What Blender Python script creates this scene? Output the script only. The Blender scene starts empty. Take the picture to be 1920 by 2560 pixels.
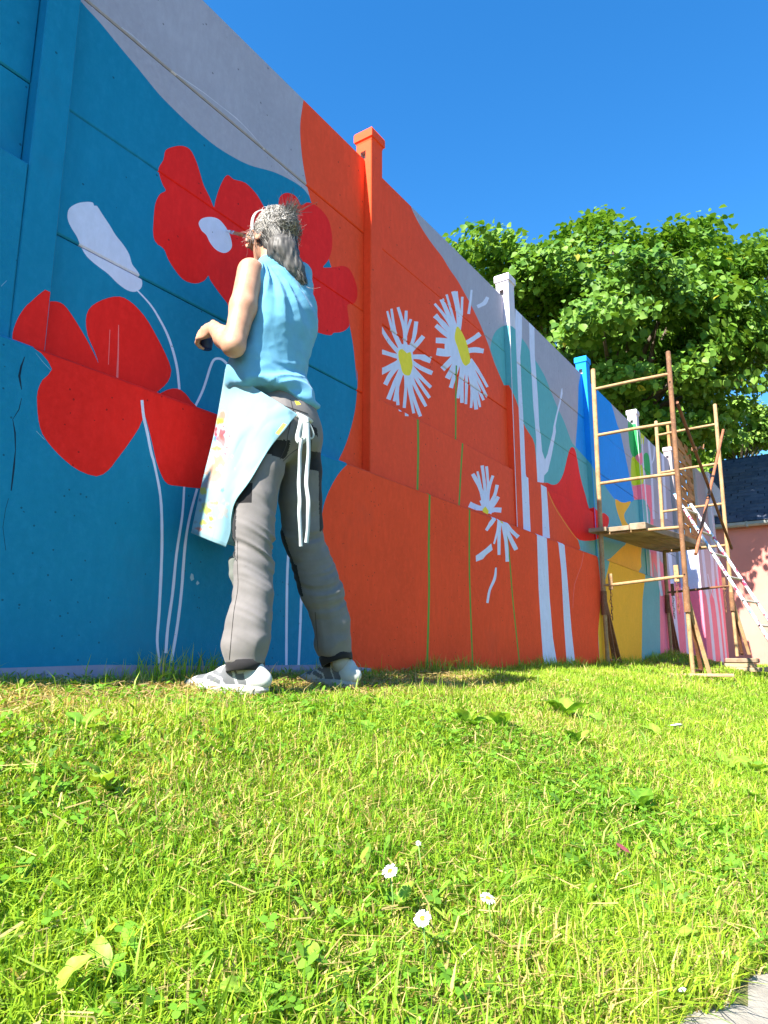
import bpy, bmesh, math, random
import numpy as np
from mathutils import Vector, Matrix
from mathutils.geometry import delaunay_2d_cdt
random.seed(7); RNG = np.random.default_rng(7)
scene = bpy.context.scene
COL = scene.collection

# ------------------------------------------------------------------ camera, sky, sun, exposure
F_PX, PIT, YAW = 1779.0, math.radians(11.58), math.radians(33.73)   # focal length in photo pixels, tilt up, wall bearing
CAM_Z = 0.45
cam_data = bpy.data.cameras.new('camera')
cam_data.sensor_fit = 'VERTICAL'; cam_data.sensor_height = 24.0; cam_data.lens = 24.0 * F_PX / 2560.0
cam_data.clip_start = 0.02; cam_data.clip_end = 3000
cam = bpy.data.objects.new('camera', cam_data); COL.objects.link(cam)
cam.location = (0, 0, CAM_Z); cam.rotation_euler = (math.radians(90) + PIT, 0, 0)
scene.camera = cam

D_ = np.array([math.sin(YAW), math.cos(YAW)])          # along the wall, away from the camera
N_ = np.array([D_[1], -D_[0]])                         # out of the wall, towards the lawn
P2 = np.array([-0.116, 3.72])                          # the orange post, on the panel plane
SUN_OUT, SUN_ALONG = 0.11, 1.0                         # sun travel per metre of fall
sv = Vector((D_[0] * SUN_ALONG + N_[0] * SUN_OUT, D_[1] * SUN_ALONG + N_[1] * SUN_OUT, -1.0)).normalized()
SUN_EL = math.asin(-sv.z); SUN_AZ = math.atan2(-sv.x, -sv.y)   # bearing of the sun, clockwise from +Y

world = bpy.data.worlds.new('World'); scene.world = world; world.use_nodes = True
wn = world.node_tree; wn.nodes.clear()
sky = wn.nodes.new('ShaderNodeTexSky'); sky.sky_type = 'NISHITA'; sky.sun_disc = False
sky.sun_elevation = SUN_EL; sky.sun_rotation = SUN_AZ
sky.altitude = 0; sky.air_density = 1.0; sky.dust_density = 0.1; sky.ozone_density = 4.0
bg = wn.nodes.new('ShaderNodeBackground'); bg.inputs['Strength'].default_value = 0.093
wo = wn.nodes.new('ShaderNodeOutputWorld')
hs = wn.nodes.new('ShaderNodeHueSaturation'); hs.inputs['Saturation'].default_value = 1.30   # the deep clear blue of the day
wn.links.new(sky.outputs[0], hs.inputs['Color']); wn.links.new(hs.outputs[0], bg.inputs[0]); wn.links.new(bg.outputs[0], wo.inputs[0])

sun_l = bpy.data.lights.new('sun', 'SUN'); sun_l.energy = 5.0; sun_l.angle = math.radians(0.53); sun_l.color = (1.0, 0.95, 0.87)
sun_o = bpy.data.objects.new('sun', sun_l); COL.objects.link(sun_o)
sun_o.rotation_euler = sv.to_track_quat('-Z', 'Y').to_euler(); sun_o.location = (-8, -10, 14)
scene.view_settings.view_transform = 'Standard'; scene.view_settings.look = 'None'
scene.view_settings.gamma = 1.0; scene.view_settings.exposure = 1.85
scene.view_settings.use_curve_mapping = False
try:
    scene.cycles.max_bounces = 8; scene.cycles.diffuse_bounces = 4; scene.cycles.transparent_max_bounces = 8
    scene.cycles.use_adaptive_sampling = True; scene.cycles.use_denoising = True
except Exception: pass

# ------------------------------------------------------------------ photo pixels -> directions -> places
def ray(p):
    p = np.atleast_2d(np.asarray(p, float)); u = (p[:, 0] - 960) / F_PX; v = -(p[:, 1] - 1280) / F_PX
    return np.stack([u, math.cos(PIT) - v * math.sin(PIT), math.sin(PIT) + v * math.cos(PIT)], 1)
def on_q(p, q=0.0):                                    # on a plane parallel to the wall -> (along, height)
    r = ray(p); k = ((P2 + q * N_) @ N_) / (r[:, :2] @ N_); X = r * k[:, None]
    return np.c_[(X[:, :2] - P2) @ D_, X[:, 2] + CAM_Z]
def on_s(p, s):                                        # on a plane across the wall -> (out, height)
    r = ray(p); k = ((P2 + s * D_) @ D_) / (r[:, :2] @ D_); X = r * k[:, None]
    return np.c_[(X[:, :2] - P2) @ N_, X[:, 2] + CAM_Z]
def at_d(p, dist):                                     # at a given distance ahead -> world
    r = ray(p); X = r * (np.asarray(dist, float).reshape(-1, 1) / r[:, 1:2]); X[:, 2] += CAM_Z; return X
def W(s, q, z):
    return np.array([P2[0] + s * D_[0] + q * N_[0], P2[1] + s * D_[1] + q * N_[1], z])
def sq_of(x, y):
    return (x - P2[0]) * D_[0] + (y - P2[1]) * D_[1], (x - P2[0]) * N_[0] + (y - P2[1]) * N_[1]
ZOOM = dict(px=(0, 0, 1), z1=(0, 0, .57866), z2=(0, 400, .48222), z3=(0, 1000, .48222), z4=(440, 480, .27728), z5=(440, 900, .3888),
            z6=(840, 280, .30139), z7=(840, 940, .42194), z8=(1400, 860, .38893), zA=(940, 740, .19289), zB=(1220, 700, .24111),
            zC=(1220, 1080, .26522), zD=(1620, 1080, .13261), zE=(1600, 1380, .15672), zH=(560, 500, .14467))
def Z(zn, *pts):                                       # points measured in an enlargement -> photo pixels
    x0, y0, k = ZOOM[zn]; return [(x0 + k * a, y0 + k * b) for a, b in pts]

# ------------------------------------------------------------------ value noise
def _hash(ix, iy, iz):
    h = (ix.astype(np.int64) * 374761393 + iy.astype(np.int64) * 668265263 + iz.astype(np.int64) * 2147483647) & 0xffffffff
    h = ((h ^ (h >> 13)) * 1274126177) & 0xffffffff
    return ((h ^ (h >> 16)) & 0xffff) / 32767.5 - 1.0
def vnoise(p):
    p = np.asarray(p, float); i = np.floor(p).astype(np.int64); f = p - i; f = f * f * (3 - 2 * f); o = 0
    for dx in (0, 1):
        for dy in (0, 1):
            for dz in (0, 1):
                w = (f[:, 0] if dx else 1 - f[:, 0]) * (f[:, 1] if dy else 1 - f[:, 1]) * (f[:, 2] if dz else 1 - f[:, 2])
                o = o + w * _hash(i[:, 0] + dx, i[:, 1] + dy, i[:, 2] + dz)
    return o

# ------------------------------------------------------------------ materials
def lin(c):
    c = np.asarray(c, float) / 255.0
    return np.where(c <= .04045, c / 12.92, ((c + .055) / 1.055) ** 2.4)
SHADE = np.array([.48, .655, .79])                       # colour of open shade on this wall
def pig(c):                                             # pigment albedo of a paint seen in that shade
    a = np.clip(lin(c) / SHADE, .006, .92); return (a[0], a[1], a[2])
MATS = {}
class NT:
    def __init__(s, m): s.t = m.node_tree; s.n = s.t.nodes; s.l = s.t.links
    def new(s, typ, **kw):
        nd = s.n.new(typ)
        for k, v in kw.items():
            if k in nd.inputs: nd.inputs[k].default_value = v
            else: setattr(nd, k, v)
        return nd
    def link(s, a, b): s.l.new(a, b)
def base_mat(name, rough=.7, spec=.3):
    m = bpy.data.materials.new(name); m.use_nodes = True
    t = NT(m); b = t.n['Principled BSDF']; b.inputs['Roughness'].default_value = rough
    b.inputs['Specular IOR Level'].default_value = spec
    return m, t, b
def mix_rgb(t, fac, a, b, mode='MIX'):
    nd = t.new('ShaderNodeMix'); nd.data_type = 'RGBA'; nd.blend_type = mode
    for val, idx in ((fac, 0), (a, 6), (b, 7)):
        if hasattr(val, 'is_linked') or hasattr(val, 'links'): t.link(val, nd.inputs[idx])
        elif isinstance(val, (int, float)): nd.inputs[idx].default_value = val
        else: nd.inputs[idx].default_value = (*val[:3], 1)
    return nd.outputs[2]
def ramp(t, src, p0, p1):
    r = t.new('ShaderNodeMapRange'); r.inputs['From Min'].default_value = p0; r.inputs['From Max'].default_value = p1
    t.link(src, r.inputs['Value']); return r.outputs[0]
def noise(t, scale, detail=4, rough=.6, vec=None):
    nd = t.new('ShaderNodeTexNoise'); nd.inputs['Scale'].default_value = scale; nd.inputs['Detail'].default_value = detail
    nd.inputs['Roughness'].default_value = rough
    if vec is not None: t.link(vec, nd.inputs['Vector'])
    return nd.outputs['Fac']
def geo_pos(t): return t.new('ShaderNodeNewGeometry').outputs['Position']
def bump(t, b, h, strength, dist):
    nd = t.new('ShaderNodeBump'); nd.inputs['Strength'].default_value = strength; nd.inputs['Distance'].default_value = dist
    t.link(h, nd.inputs['Height']); t.link(nd.outputs[0], b.inputs['Normal'])
def simple(name, rgb, rough=.7, var=.15, scale=8, bump_s=0, bump_scale=60, bump_d=.003, metal=0, spec=.3):
    if name in MATS: return MATS[name]
    m, t, b = base_mat(name, rough, spec); P = geo_pos(t)
    n1 = noise(t, scale, 5, .6, P); dark = tuple(c * (1 - var) for c in rgb); lite = tuple(min(1, c * (1 + var)) for c in rgb)
    t.link(mix_rgb(t, ramp(t, n1, .3, .7), dark, lite), b.inputs['Base Color']); b.inputs['Metallic'].default_value = metal
    if bump_s: bump(t, b, noise(t, bump_scale, 4, .6, P), bump_s, bump_d)
    MATS[name] = m; return m
def paint(name, rgb, rough_wall=False):
    """wall paint rolled on concrete: faint patchiness, pin holes, render relief on the low wall"""
    key = name + ('_render' if rough_wall else '_panel')
    if key in MATS: return MATS[key]
    m, t, b = base_mat(key, .6 if not rough_wall else .7, .12); P = geo_pos(t)
    n1 = noise(t, 2.2, 6, .62, P); n2 = noise(t, 38, 4, .6, P)
    c = mix_rgb(t, ramp(t, n1, .35, .68), tuple(x * .86 for x in rgb), tuple(min(1, x * 1.08) for x in rgb))
    c = mix_rgb(t, ramp(t, n2, .35, .75), c, tuple(min(1, x * 1.05 + .006) for x in rgb))
    mp = t.new('ShaderNodeMapping'); mp.vector_type = 'TEXTURE'; mp.inputs['Rotation'].default_value = (.06, .03, math.atan2(D_[1], D_[0])); mp.inputs['Scale'].default_value = (.30, 1, .9); t.link(P, mp.inputs['Vector'])
    n3 = noise(t, 9, 5, .7, mp.outputs[0]); c = mix_rgb(t, ramp(t, n3, .38, .72), c, tuple(min(1, x * .91) for x in rgb))          # brush and roller marks
    n4 = noise(t, 1.1, 7, .72, P); c = mix_rgb(t, ramp(t, n4, .60, .80), c, tuple(min(1, x * .78 + .012) for x in rgb))               # thin patches and weathering
    v = t.new('ShaderNodeTexVoronoi'); v.inputs['Scale'].default_value = 16 if not rough_wall else 30; v.inputs['Randomness'].default_value = 1
    t.link(P, v.inputs['Vector'])
    gate = noise(t, 5.5, 2, .5, P)
    hole = t.new('ShaderNodeMath', operation='LESS_THAN'); t.link(v.outputs['Distance'], hole.inputs[0]); hole.inputs[1].default_value = .075 if not rough_wall else .10
    g2 = t.new('ShaderNodeMath', operation='GREATER_THAN'); t.link(gate, g2.inputs[0]); g2.inputs[1].default_value = .50
    hm = t.new('ShaderNodeMath', operation='MULTIPLY'); t.link(hole.outputs[0], hm.inputs[0]); t.link(g2.outputs[0], hm.inputs[1])
    k2 = t.new('ShaderNodeMath', operation='MULTIPLY'); t.link(hm.outputs[0], k2.inputs[0]); k2.inputs[1].default_value = .62
    c = mix_rgb(t, k2.outputs[0], c, tuple(x * .12 + .004 for x in rgb))
    t.link(c, b.inputs['Base Color'])
    if rough_wall:
        h1 = noise(t, 22, 8, .68, P); h2 = noise(t, 110, 4, .7, P)
        a = t.new('ShaderNodeMath', operation='MULTIPLY_ADD'); t.link(h2, a.inputs[0]); a.inputs[1].default_value = .35; t.link(h1, a.inputs[2])
        s = t.new('ShaderNodeMath', operation='SUBTRACT'); t.link(a.outputs[0], s.inputs[0]); t.link(hm.outputs[0], s.inputs[1])
        bump(t, b, s.outputs[0], .38, .009)
    else:
        h1 = noise(t, 60, 6, .6, P)
        s = t.new('ShaderNodeMath', operation='SUBTRACT'); t.link(h1, s.inputs[0]); t.link(hm.outputs[0], s.inputs[1])
        bump(t, b, s.outputs[0], .25, .003)
    MATS[key] = m; return m
def leaf_mat(name, attr='Col', rough=.45, trans=.35, spec=.35):
    """two-sided plant material, colour from a per-leaf attribute"""
    if name in MATS: return MATS[name]
    m = bpy.data.materials.new(name); m.use_nodes = True; t = NT(m); b = t.n['Principled BSDF']; out = t.n['Material Output']
    a = t.new('ShaderNodeAttribute'); a.attribute_name = attr
    b.inputs['Roughness'].default_value = rough; b.inputs['Specular IOR Level'].default_value = spec
    t.link(a.outputs['Color'], b.inputs['Base Color'])
    tr = t.new('ShaderNodeBsdfTranslucent')
    t.link(mix_rgb(t, 1.0, a.outputs['Color'], (1.25, 1.15, .55), 'MULTIPLY'), tr.inputs['Color'])
    mx = t.new('ShaderNodeMixShader'); mx.inputs[0].default_value = trans
    t.link(b.outputs[0], mx.inputs[1]); t.link(tr.outputs[0], mx.inputs[2]); t.link(mx.outputs[0], out.inputs['Surface'])
    MATS[name] = m; return m

# ------------------------------------------------------------------ objects
def link(o, parent=None):
    COL.objects.link(o)
    if parent is not None: o.parent = parent
    return o
def tag(o, label=None, cat=None, group=None, kind=None):
    if label: o['label'] = label
    if cat: o['category'] = cat
    if group: o['group'] = group
    if kind: o['kind'] = kind
    return o
def thing(name, label, cat, loc=(0, 0, 0), group=None):
    e = bpy.data.objects.new(name, None); e.empty_display_size = .1; e.location = [float(c) for c in loc]; link(e)
    return tag(e, label, cat, group, 'thing')
def local(v, parent):
    """world points -> the parent's frame (parents are only translated)"""
    off = np.zeros(3); p = parent
    while p is not None: off += np.array(p.location); p = p.parent
    return np.asarray(v, float) - off
def mesh_obj(name, verts, faces, mats, parent=None, midx=None, smooth=False, attr=None):
    """verts in world space"""
    me = bpy.data.meshes.new(name); v = local(verts, parent) if parent is not None else np.asarray(verts, float)
    me.from_pydata([tuple(x) for x in v], [], [tuple(int(i) for i in f) for f in faces])
    for m in (mats if isinstance(mats, (list, tuple)) else [mats]): me.materials.append(m)
    if midx is not None: me.polygons.foreach_set('material_index', np.asarray(midx, np.int32))
    if smooth: me.polygons.foreach_set('use_smooth', np.ones(len(me.polygons), bool))
    if attr is not None:
        ca = me.color_attributes.new('Col', 'FLOAT_COLOR', 'POINT')
        ca.data.foreach_set('color', np.c_[attr, np.ones(len(attr))].astype(np.float32).ravel())
    me.update(); o = bpy.data.objects.new(name, me); return link(o, parent)
def mesh_fast(name, v, loops, starts, mats, parent=None, attr=None, smooth=False):
    me = bpy.data.meshes.new(name); v = local(v, parent) if parent is not None else v
    me.vertices.add(len(v)); me.vertices.foreach_set('co', np.asarray(v, np.float32).ravel())
    me.loops.add(len(loops)); me.loops.foreach_set('vertex_index', np.asarray(loops, np.int32))
    me.polygons.add(len(starts)); me.polygons.foreach_set('loop_start', np.asarray(starts, np.int32))
    for m in (mats if isinstance(mats, (list, tuple)) else [mats]): me.materials.append(m)
    if smooth: me.polygons.foreach_set('use_smooth', np.ones(len(starts), bool))
    if attr is not None:
        ca = me.color_attributes.new('Col', 'FLOAT_COLOR', 'POINT')
        ca.data.foreach_set('color', np.c_[attr, np.ones(len(attr))].astype(np.float32).ravel())
    me.update(calc_edges=True); me.validate(); o = bpy.data.objects.new(name, me); return link(o, parent)
class MB:
    """collects solids for one mesh"""
    def __init__(s): s.v = []; s.f = []; s.m = []
    def add(s, v, f, m=0):
        k = len(s.v); s.v += [tuple(map(float, x)) for x in v]; s.f += [tuple(i + k for i in q) for q in f]; s.m += [m] * len(f)
    def box(s, c, ax, ay, az, m=0, bev=0.0):
        """centre, three half-axis vectors; optional chamfer along all edges"""
        c, ax, ay, az = (np.asarray(x, float) for x in (c, ax, ay, az))
        if bev <= 0:
            v = [c + i * ax + j * ay + k * az for k in (-1, 1) for j in (-1, 1) for i in (-1, 1)]
            s.add(v, [(0, 2, 3, 1), (4, 5, 7, 6), (0, 1, 5, 4), (2, 6, 7, 3), (0, 4, 6, 2), (1, 3, 7, 5)], m); return
        L = [np.linalg.norm(a) for a in (ax, ay, az)]; r = [max(0., 1 - bev / max(l, 1e-6)) for l in L]
        bm = bmesh.new(); pts = []
        for i in (-1, 1):
            for j in (-1, 1):
                for k in (-1, 1):
                    pts += [c + i * ax + j * ay * r[1] + k * az * r[2], c + i * ax * r[0] + j * ay + k * az * r[2], c + i * ax * r[0] + j * ay * r[1] + k * az]
        for p in pts: bm.verts.new(p)
        bmesh.ops.convex_hull(bm, input=bm.verts); bm.verts.index_update()
        s.add([v.co for v in bm.verts], [tuple(v.index for v in f.verts) for f in bm.faces], m); bm.free()
    def tube(s, pts, rad, n=8, m=0, cap=True, squash=1.0):
        pts = [np.asarray(p, float) for p in pts]; rad = [rad] * len(pts) if np.isscalar(rad) else rad
        rings = []; up = None
        for i, p in enumerate(pts):
            t = pts[min(i + 1, len(pts) - 1)] - pts[max(i - 1, 0)]; t = t / (np.linalg.norm(t) + 1e-9)
            if up is None:
                up = np.cross(t, (0, 0, 1)) if abs(t[2]) < .9 else np.cross(t, (1, 0, 0))
            up = up - t * (up @ t); up /= np.linalg.norm(up) + 1e-9; w = np.cross(t, up)
            rings.append([p + rad[i] * (math.cos(a) * up + squash * math.sin(a) * w) for a in np.linspace(0, 2 * math.pi, n, endpoint=False)])
        v = [x for r in rings for x in r]; f = []
        for i in range(len(pts) - 1):
            for j in range(n): f.append((i * n + j, i * n + (j + 1) % n, (i + 1) * n + (j + 1) % n, (i + 1) * n + j))
        if cap: f += [tuple(range(n))[::-1], tuple(range((len(pts) - 1) * n, len(pts) * n))]
        s.add(v, f, m)
    def build(s, name, mats, parent=None, smooth=False, label=None):
        o = mesh_obj(name, s.v, s.f, mats, parent, s.m, smooth)
        if label: o['label'] = label
        return o
def smooth_angle(o, ang=40):
    me = o.data; me.polygons.foreach_set('use_smooth', np.ones(len(me.polygons), bool))
    try: me.set_sharp_from_angle(angle=math.radians(ang))
    except Exception: pass
    return o
def catmull(pts, k=5, closed=True):
    p = np.asarray(pts, float); n = len(p); out = []
    for i in range(n if closed else n - 1):
        if closed: a, b, c, e = p[(i - 1) % n], p[i], p[(i + 1) % n], p[(i + 2) % n]
        else: a, b, c, e = p[max(i - 1, 0)], p[i], p[i + 1], p[min(i + 2, n - 1)]
        for t in np.linspace(0, 1, k, endpoint=False):
            out.append(.5 * ((2 * b) + (c - a) * t + (2 * a - 5 * b + 4 * c - e) * t * t + (3 * b - a - 3 * c + e) * t ** 3))
    if not closed: out.append(p[-1])
    return np.array(out)
# ================================================================== GROUND
G_WALL = CAM_Z - .07
def ground_z(x, y):
    s, q = sq_of(np.asarray(x, float), np.asarray(y, float))
    g = G_WALL + .006 - .108 * np.clip(q, -1, .7)
    t = np.clip(q - .7, 0, 2.0); g = g - np.where(t < .3, .085 / .3 * t * t * .5 + .05 * t, .05 * t + .085 * (t - .15)) * 1.9
    g = g + .11 * np.exp(-((s - 6.1) / 1.1) ** 2 - ((q - .25) / .42) ** 2)                  # heap of earth under the scaffold
    far = np.clip((s - 2) / 5, 0, 1); g = g + far * .055 * np.clip(q - .7, 0, 3)              # flatter towards the house
    return g + .008 * np.sin(3.1 * x + 1.3 * y) * np.sin(2.3 * y - .7 * x)
def hit_ground(p, lift=0.0):
    r = ray([p])[0]; k = .3
    for _ in range(4000):
        X = r * k
        if X[2] + CAM_Z <= float(ground_z(X[0], X[1])) + lift: break
        k *= 1.002
    return np.array([X[0], X[1], float(ground_z(X[0], X[1])) + lift])

def soil_material():
    m, t, b = base_mat('soil', .95, .1); P = geo_pos(t)
    n1 = noise(t, 6, 6, .65, P); n2 = noise(t, 70, 4, .7, P)
    c = mix_rgb(t, ramp(t, n1, .3, .7), (.085, .075, .03), (.10, .13, .035))
    c = mix_rgb(t, ramp(t, n2, .4, .75), c, (.22, .19, .09))
    t.link(c, b.inputs['Base Color']); bump(t, b, n2, .7, .02); return m
SOIL = soil_material()
def build_ground():
    # one sheet: fine near the camera, coarse to the horizon
    xs = np.unique(np.r_[np.linspace(-6, 12, 121), -400, -150, -60, -25, -12, 18, 30, 70, 160, 400]); ys = np.unique(np.r_[np.linspace(-4, 16, 135), -300, -100, -30, -12, 22, 35, 80, 200, 600])
    X, Y = np.meshgrid(xs, ys); near = (np.abs(X) < 14) & (np.abs(Y) < 20)
    s, q = sq_of(X, Y); base = ground_z(X, Y); Zg = np.where(near, base, G_WALL - .25)
    v = np.c_[X.ravel(), Y.ravel(), Zg.ravel()]; w = len(xs); f = []
    for j in range(len(ys) - 1):
        for i in range(w - 1): f.append((j * w + i, j * w + i + 1, (j + 1) * w + i + 1, (j + 1) * w + i))
    o = mesh_obj('ground', v, f, SOIL, smooth=True); tag(o, kind='structure')
build_ground()

# ================================================================== MURAL PAINTS
C = {n: pig(c) for n, c in dict(
    blue=(2, 102, 145), grey=(121, 133, 157), orange=(205, 62, 31), teal=(68, 138, 155), azure=(0, 116, 206), red=(178, 26, 22), brightred=(196, 24, 19),
    white=(154, 176, 212), yellow=(225, 148, 40), daisy=(190, 178, 50), green=(70, 122, 50), leafgreen=(36, 138, 78), lime=(138, 170, 36), pink=(186, 104, 134),
    lilac=(140, 142, 164), concrete=(118, 126, 138), lightgrey=(150, 164, 188), crack=(8, 34, 56), plinth=(104, 118, 152), chalk=(110, 150, 180), drip=(200, 96, 104)).items()}
MUR = []     # (paint, polygon in photo pixels or (s, h), surfaces it lies on, plane coordinates?)
def area(col, pts, on=None, smooth=0, plane=False):
    pts = catmull(pts, smooth) if smooth else np.asarray(pts, float); MUR.append((col, pts, on, plane))
def stroke(col, pts, w, on=None, smooth=4, wob=.0):
    p = catmull(pts, smooth, False) if smooth and len(pts) > 2 else np.asarray(pts, float)
    w = np.interp(np.linspace(0, 1, len(p)), np.linspace(0, 1, 2 if np.isscalar(w) else len(w)), [w, w] if np.isscalar(w) else w)
    t = np.gradient(p, axis=0); t /= np.linalg.norm(t, axis=1)[:, None] + 1e-9; nn = np.c_[-t[:, 1], t[:, 0]]
    jit = 1 + wob * RNG.normal(size=len(p))
    MUR.append((col, np.r_[p + nn * (w * jit)[:, None] / 2, (p - nn * (w * jit)[:, None] / 2)[::-1]], on, False))
# --- big colour fields
bound_blue_top = Z('px', (-690, -500), (-300, -420), (60, -210), (150, -70)) + Z('z1', (355, 12), (430, 95), (520, 205), (600, 300), (690, 410), (790, 510), (880, 590), (960, 650), (1070, 710), (1180, 742), (1260, 780), (1310, 815), (1338, 850))
bound_mid = Z('z4', (1225, 110), (1280, 300), (1340, 480), (1395, 660), (1480, 900), (1540, 1040), (1565, 1200), (1600, 1400), (1630, 1700)) + Z('z5', (1160, 60), (1168, 130), (1150, 330), (1100, 520), (1045, 645))
bound_low = Z('z5', (1160, 630), (1105, 668), (1040, 740), (980, 850), (945, 960), (930, 1100), (960, 1250), (1010, 1450), (1060, 1700), (1085, 2200))
area('blue', list(catmull(bound_blue_top, 4, False)) + list(catmull(bound_mid, 4, False)) + Z('px', (846, 1260), (846, 2300), (-700, 2300), (-700, -500)), on=('panel', 'post', 'side'))
area('blue', list(catmull(bound_low, 4, False)) + Z('px', (850, 2300), (-1500, 2300), (-1500, 300), (890, 900)), on=('low',))
area('teal', list(catmull(Z('zB', (20, 730), (30, 670), (50, 590), (90, 520), (150, 480), (215, 468), (260, 490), (300, 530), (350, 600), (400, 670), (440, 750), (490, 830), (540, 910), (600, 1020), (650, 1150), (720, 1320), (790, 1470), (860, 1659)) + Z('zC', (825, 140), (970, 300), (1040, 420), (1110, 520), (1200, 640), (1290, 665), (1380, 640), (1480, 625), (1515, 690), (1530, 760), (1535, 900), (1530, 1360)), 3, False)) + Z('zE', (335, 430), (350, 700), (345, 1900)) + Z('px', (1200, 1800), (1200, 1000)))
area('orange', list(catmull(Z('z1', (1330, 300), (1310, 440), (1297, 540), (1302, 650), (1318, 760), (1338, 850)) + bound_mid[1:], 4, False)) + Z('px', (846, 1260), (846, 1400), (1300, 1500)) + Z('zC', (870, 1100)) + list(catmull(Z('zC', (850, 1020), (800, 950), (760, 880), (690, 780), (600, 620), (560, 510), (525, 470), (470, 440), (440, 120), (380, 0)) + Z('zB', (370, 1490), (292, 1250), (217, 1090)), 3, False)) + Z('zB', (165, 1092), (70, 870), (0, 670)) + list(catmull(Z('z6', (1365, 2190), (1310, 2050), (1260, 1920), (1200, 1770), (1130, 1620), (1060, 1490), (1010, 1400), (940, 1300), (880, 1200), (810, 1110), (740, 1010), (680, 910), (640, 830), (612, 750), (590, 640)), 3, False)) + Z('px', (960, 100)), on=('panel', 'post', 'side', 'lowpanel'))
area('orange', list(catmull(bound_low, 4, False)) + Z('px', (900, 2300), (1500, 2300)) + list(catmull(Z('z8', (258, 2100), (255, 2060), (245, 1850), (262, 1700), (262, 1560), (248, 1420), (232, 1355), (180, 1330)), 3, False)) + Z('px', (1400, 1000), (900, 800)), on=('low',))
area('azure', list(catmull(Z('zB', (985, 700), (962, 960), (940, 1080), (935, 1200), (930, 1400), (912, 1659)) + Z('zC', (825, 140)), 3, False)) + list(catmull(Z('zC', (970, 300), (1040, 420), (1110, 520), (1200, 640), (1250, 660), (1290, 665), (1378, 640), (1350, 500), (1300, 250), (1245, 0)) + Z('zB', (1340, 1500), (1300, 1350), (1265, 1240), (1250, 1050)), 3, False)), on=('panel', 'post', 'side', 'lowpanel'))
stroke('lightgrey', Z('z1', (395, 30), (470, 78)), 1.2, on=('panel',), smooth=0); stroke('lightgrey', Z('z1', (525, 118), (570, 150), (630, 205)), 1.4, on=('panel',), smooth=0)
stroke('lightgrey', Z('z1', (645, 232), (720, 290), (800, 345), (880, 400), (950, 455), (1020, 510), (1080, 570), (1150, 650), (1240, 745), (1300, 800)), [.8, 1.8, 1.0, 2.0, 1.2, .8], on=('panel',), smooth=2, wob=.3)
stroke('chalk', Z('z2', (5, 655), (35, 625)), 1.0, on=('lowpanel', 'low'), smooth=0); stroke('chalk', Z('z2', (185, 1000), (225, 1050), (262, 1088)), 1.0, on=('low',), smooth=0, wob=.2); stroke('chalk', Z('z2', (188, 1405), (232, 1450)), 1.0, on=('low',), smooth=0)
stroke('yellow', Z('zC', (565, 560), (620, 690), (700, 820), (790, 950), (850, 1020)), .8, on=('panel', 'lowpanel'), smooth=2); stroke('drip', Z('zC', (905, 1110), (880, 1260), (815, 1440), (800, 1659)), .8, on=('low',), smooth=2)
# --- big poppy
pop = Z('z1', (715, 650), (745, 635), (785, 630), (820, 645), (845, 690), (862, 740), (880, 800), (905, 850)) + Z('z1', (924, 895), (930, 870), (945, 820), (965, 775), (985, 756), (1010, 775), (1060, 790), (1105, 835), (1130, 875), (1150, 912), (1158, 932)) + Z('z4', (860, 330), (920, 210), (925, 100), (940, 40), (985, 10), (1040, 15), (1090, 50), (1128, 118), (1180, 95), (1240, 110), (1310, 160), (1370, 240), (1400, 340), (1410, 450), (1400, 540), (1370, 620), (1327, 680), (1440, 675), (1500, 665), (1560, 690), (1600, 760), (1630, 850), (1635, 940), (1610, 1000), (1575, 1010), (1545, 1030), (1562, 1180), (1555, 1218), (1520, 1250), (1470, 1266), (1420, 1270), (1400, 1290), (1340, 1285), (1270, 1265), (1000, 1200), (700, 1120), (470, 1020)) + Z('z2', (1180, 745), (1130, 680), (1090, 622), (1080, 600), (1058, 626), (1010, 640), (950, 620), (900, 560), (870, 510), (850, 462)) + Z('z1', (672, 1045), (662, 1010), (663, 960), (670, 885), (690, 840), (716, 824), (704, 800), (690, 760), (686, 725), (706, 690))
area('red', pop, on=('panel',), smooth=3)
area('brightred', Z('z2', (860, 380), (1030, 340), (1060, 420), (1075, 590), (1050, 622), (1010, 634), (952, 612), (905, 556), (872, 500), (850, 455), (812, 430)), on=('panel',), smooth=3)
area('white', Z('z2', (1030, 330), (1045, 305), (1085, 295), (1130, 305), (1165, 340), (1190, 385), (1203, 440), (1190, 470), (1160, 482), (1120, 465), (1090, 430), (1070, 390), (1045, 365)), on=('panel',), smooth=4)
area('white', Z('z2', (350, 285), (360, 250), (400, 225), (445, 217), (480, 220), (488, 236), (504, 240), (530, 280), (570, 340), (600, 390), (640, 440), (670, 490), (685, 540), (715, 580), (737, 630), (730, 665), (700, 683), (660, 675), (610, 640), (560, 590), (500, 545), (450, 500), (420, 450), (400, 400), (375, 360), (355, 320)), on=('panel',), smooth=3)
stroke('white', Z('z2', (712, 676), (780, 750), (830, 830), (870, 910), (900, 1000), (920, 1090), (930, 1190)), [3.5, 5, 6, 6], on=('panel',))
stroke('white', Z('z2', (1190, 1075), (1165, 1045), (1140, 1030), (1110, 1035), (1090, 1075), (1070, 1140), (1045, 1210), (1005, 1290)), 6, on=('panel',))
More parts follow.
